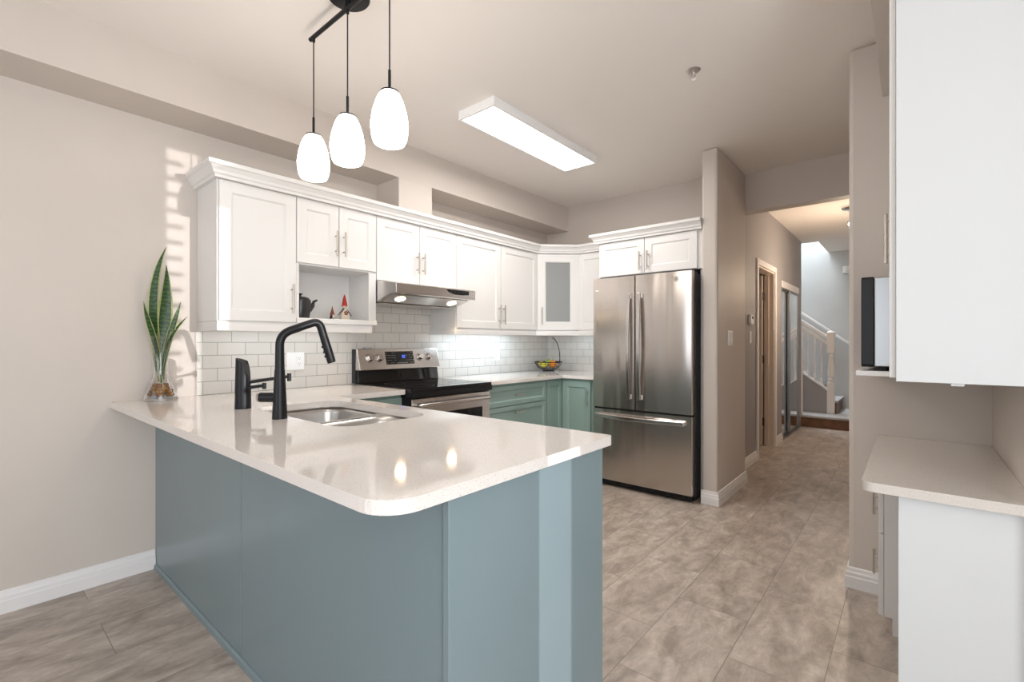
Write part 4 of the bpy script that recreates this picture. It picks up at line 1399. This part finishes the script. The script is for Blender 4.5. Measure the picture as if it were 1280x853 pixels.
for k in range(5):
    a = k * 1.3
    tube(bm, [(vx + 0.007 * math.cos(a), vy + 0.007 * math.sin(a), cz + 0.16), (vx + 0.012 * math.cos(a + 0.5), vy + 0.012 * math.sin(a + 0.5), cz + 0.11), (vx + 0.02 * math.cos(a + 0.8), vy + 0.02 * math.sin(a + 0.8), cz + 0.083)], [0.003, 0.0025, 0.0015], 6)
obj('roots', bm, 'roots', pt, smooth=True)

# ================================================================== NICHE ITEMS
nz = ZB + 0.0325
tp = thing('teapot', 'dark charcoal glazed teapot at the left of the open shelf', 'teapot', (0.19, 0.892, nz))
tx, ty = 0.19, 0.892
obj('pot_body', lathe(newbm(), (tx, ty, nz), [(0.052, 0), (0.054, 0.006), (0.060, 0.05), (0.064, 0.10), (0.062, 0.118), (0.054, 0.126)], 28), 'teapot', tp, smooth=True)
ld = obj('lid', lathe(newbm(), (tx, ty, nz + 0.126), [(0.055, 0.0), (0.05, 0.006), (0.03, 0.012), (0.008, 0.015)], 28), 'teapot', tp, smooth=True)
obj('lid_knob', lathe(newbm(), (tx, ty, nz + 0.140), [(0.006, 0.0), (0.007, 0.008), (0.015, 0.014), (0.013, 0.020)], 18), 'teapot', ld, smooth=True)
obj('spout', tube(newbm(), [(tx, ty + 0.055, nz + 0.055), (tx, ty + 0.080, nz + 0.085), (tx, ty + 0.088, nz + 0.112), (tx, ty + 0.110, nz + 0.124)], [0.018, 0.013, 0.009, 0.006], 14), 'teapot', tp, smooth=True)
hp = [V((tx, ty - 0.058, nz + 0.03)), V((tx - 0.0, ty - 0.070, nz + 0.045)), V((tx, ty - 0.072, nz + 0.085)), V((tx, ty - 0.058, nz + 0.10))]
obj('handle', tube(newbm(), hp, 0.005, 10), 'teapot', tp, smooth=True)

g1 = thing('small_gnome', 'small dark figurine with a pointed rust hat beside the teapot', 'figurine', (0.19, 1.108, nz))
c = (0.19, 1.108, nz)
obj('body', lathe(newbm(), c, [(0.014, 0), (0.017, 0.006), (0.016, 0.022), (0.010, 0.034)], 18), 'darkfelt', g1, smooth=True)
obj('hat', lathe(newbm(), c, [(0.016, 0.030), (0.013, 0.042), (0.008, 0.062), (0.003, 0.082), (0.001, 0.092)], 18), 'orangebrown', g1, smooth=True)
obj('beard', lathe(newbm(), (0.205, 1.108, nz), [(0.001, 0.006), (0.008, 0.018), (0.006, 0.034)], 12), 'cream', g1, smooth=True)
for s in (-1, 1):
    obj('foot', ico(newbm(), (0.202, 1.108 + s * 0.009, nz + 0.0048), 0.0068, 2, (1.3, 1, 0.7)), 'outlet', g1, smooth=True)
g2 = thing('house_figurine', 'cream figurine with a tall red hat and house-shaped arms at the right of the shelf', 'figurine', (0.19, 1.196, nz))
c = (0.19, 1.196, nz)
obj('body', prism(newbm(), [(0.172, 1.168, nz), (0.172, 1.224, nz), (0.172, 1.224, nz + 0.042), (0.172, 1.196, nz + 0.088), (0.172, 1.168, nz + 0.042)], (0.036, 0, 0)), 'cream', g2, bevel=0.004)
for s in (-1, 1):
    obj('roof_edge', tube(newbm(), [(0.195, 1.196 + s * 0.004, nz + 0.086), (0.195, 1.196 + s * 0.050, nz + 0.032)], [0.004, 0.0025], 8), 'darkfelt', g2, smooth=True)
obj('head', ico(newbm(), (0.19, 1.196, nz + 0.092), 0.016, 2), 'cream', g2, smooth=True)
obj('hat', lathe(newbm(), (0.19, 1.196, nz + 0.098), [(0.020, 0.0), (0.018, 0.010), (0.013, 0.035), (0.008, 0.058), (0.0015, 0.078)], 18), 'red', g2, smooth=True)
bm = newbm()
for k in range(5):
    a = 2 * PI * k / 5 + PI / 2
    ico(bm, (0.2105, 1.196 + 0.010 * math.cos(a), nz + 0.050 + 0.010 * math.sin(a)), 0.007, 1, (0.35, 1, 1))
obj('flower', bm, 'orangebrown', g2, smooth=True)
obj('nose', ico(newbm(), (0.207, 1.196, nz + 0.094), 0.005, 2), 'skin', g2, smooth=True)

# ================================================================== FRUIT BASKET
bx, by = 0.19, 3.55
fb = thing('fruit_basket', 'dark wire fruit bowl with a curved banana hook in the worktop corner', 'fruit bowl', (bx, by, CT))
prof = [(0.055, 0.018), (0.090, 0.026), (0.118, 0.048), (0.136, 0.075), (0.143, 0.097)]
def ring(r, z, t=0.003, n_=40):
    return [(bx + r * math.cos(2 * PI * k / n_), by + r * math.sin(2 * PI * k / n_), CT + z) for k in range(n_ + 1)]
bm = newbm()
tube(bm, ring(0.143, 0.097), 0.0055, 8, cap=False)
obj('rim', bm, 'wire', fb, smooth=True)
bm = newbm()
for r_, z_ in prof[:-1]:
    tube(bm, ring(r_, z_), 0.0022, 6, cap=False)
for k in range(16):
    a = 2 * PI * k / 16
    tube(bm, [(bx + r_ * math.cos(a), by + r_ * math.sin(a), CT + z_) for r_, z_ in prof], 0.0019, 6)
obj('wire_bowl', bm, 'wire', fb, smooth=True)
bm = newbm()
tube(bm, ring(0.062, 0.004), 0.0035, 8, cap=False)
for k in range(4):
    a = 2 * PI * k / 4 + 0.4
    tube(bm, [(bx + 0.062 * math.cos(a), by + 0.062 * math.sin(a), CT + 0.004), (bx + 0.055 * math.cos(a), by + 0.055 * math.sin(a), CT + 0.018)], 0.003, 8)
obj('foot_ring', bm, 'wire', fb, smooth=True)
hk = []
e0 = V((bx + 0.103, by + 0.060, CT + 0.097))
for i in range(15):
    t = i / 14
    a = t * R(78)
    hk.append((e0.x + 0.02 * math.sin(PI * t * .6) - 0.125 * (1 - math.cos(a)), e0.y - 0.02 * t, e0.z + 0.262 * math.sin(a)))
obj('banana_hook', tube(newbm(), hk, 0.0045, 10), 'wire', fb, smooth=True)
def fruit(name, c, r, m, sc, label, stem=True):
    t = thing(name, label, 'fruit', c)
    obj('flesh', ico(newbm(), c, r, 3, sc), m, t, smooth=True)
    c = V(c)
    obj('stem', tube(newbm(), [c + Z * r * sc[2] * 0.96, c + Z * (r * sc[2] + 0.006)], [0.003, 0.002], 8), 'wood', t, smooth=True)
fruit('orange', (bx + 0.068, by - 0.015, CT + 0.077), 0.040, 'orange', (1, 1, 0.95), 'orange at the right of the wire fruit bowl')
fruit('lemon', (bx - 0.012, by - 0.068, CT + 0.068), 0.033, 'lemon', (1.25, 1, 0.95), 'large yellow fruit at the front of the wire fruit bowl')
fruit('lemon', (bx - 0.078, by - 0.025, CT + 0.077), 0.031, 'lemon', (1.0, 1.2, 0.95), 'yellow fruit at the left of the wire fruit bowl')
fruit('pear', (bx - 0.005, by + 0.010, CT + 0.092), 0.036, 'pear', (1, 1, 1.05), 'green fruit in the middle of the wire fruit bowl')
fruit('apple', (bx - 0.01, by + 0.085, CT + 0.082), 0.035, 'red', (1, 1, 0.9), 'red fruit at the back of the wire fruit bowl')
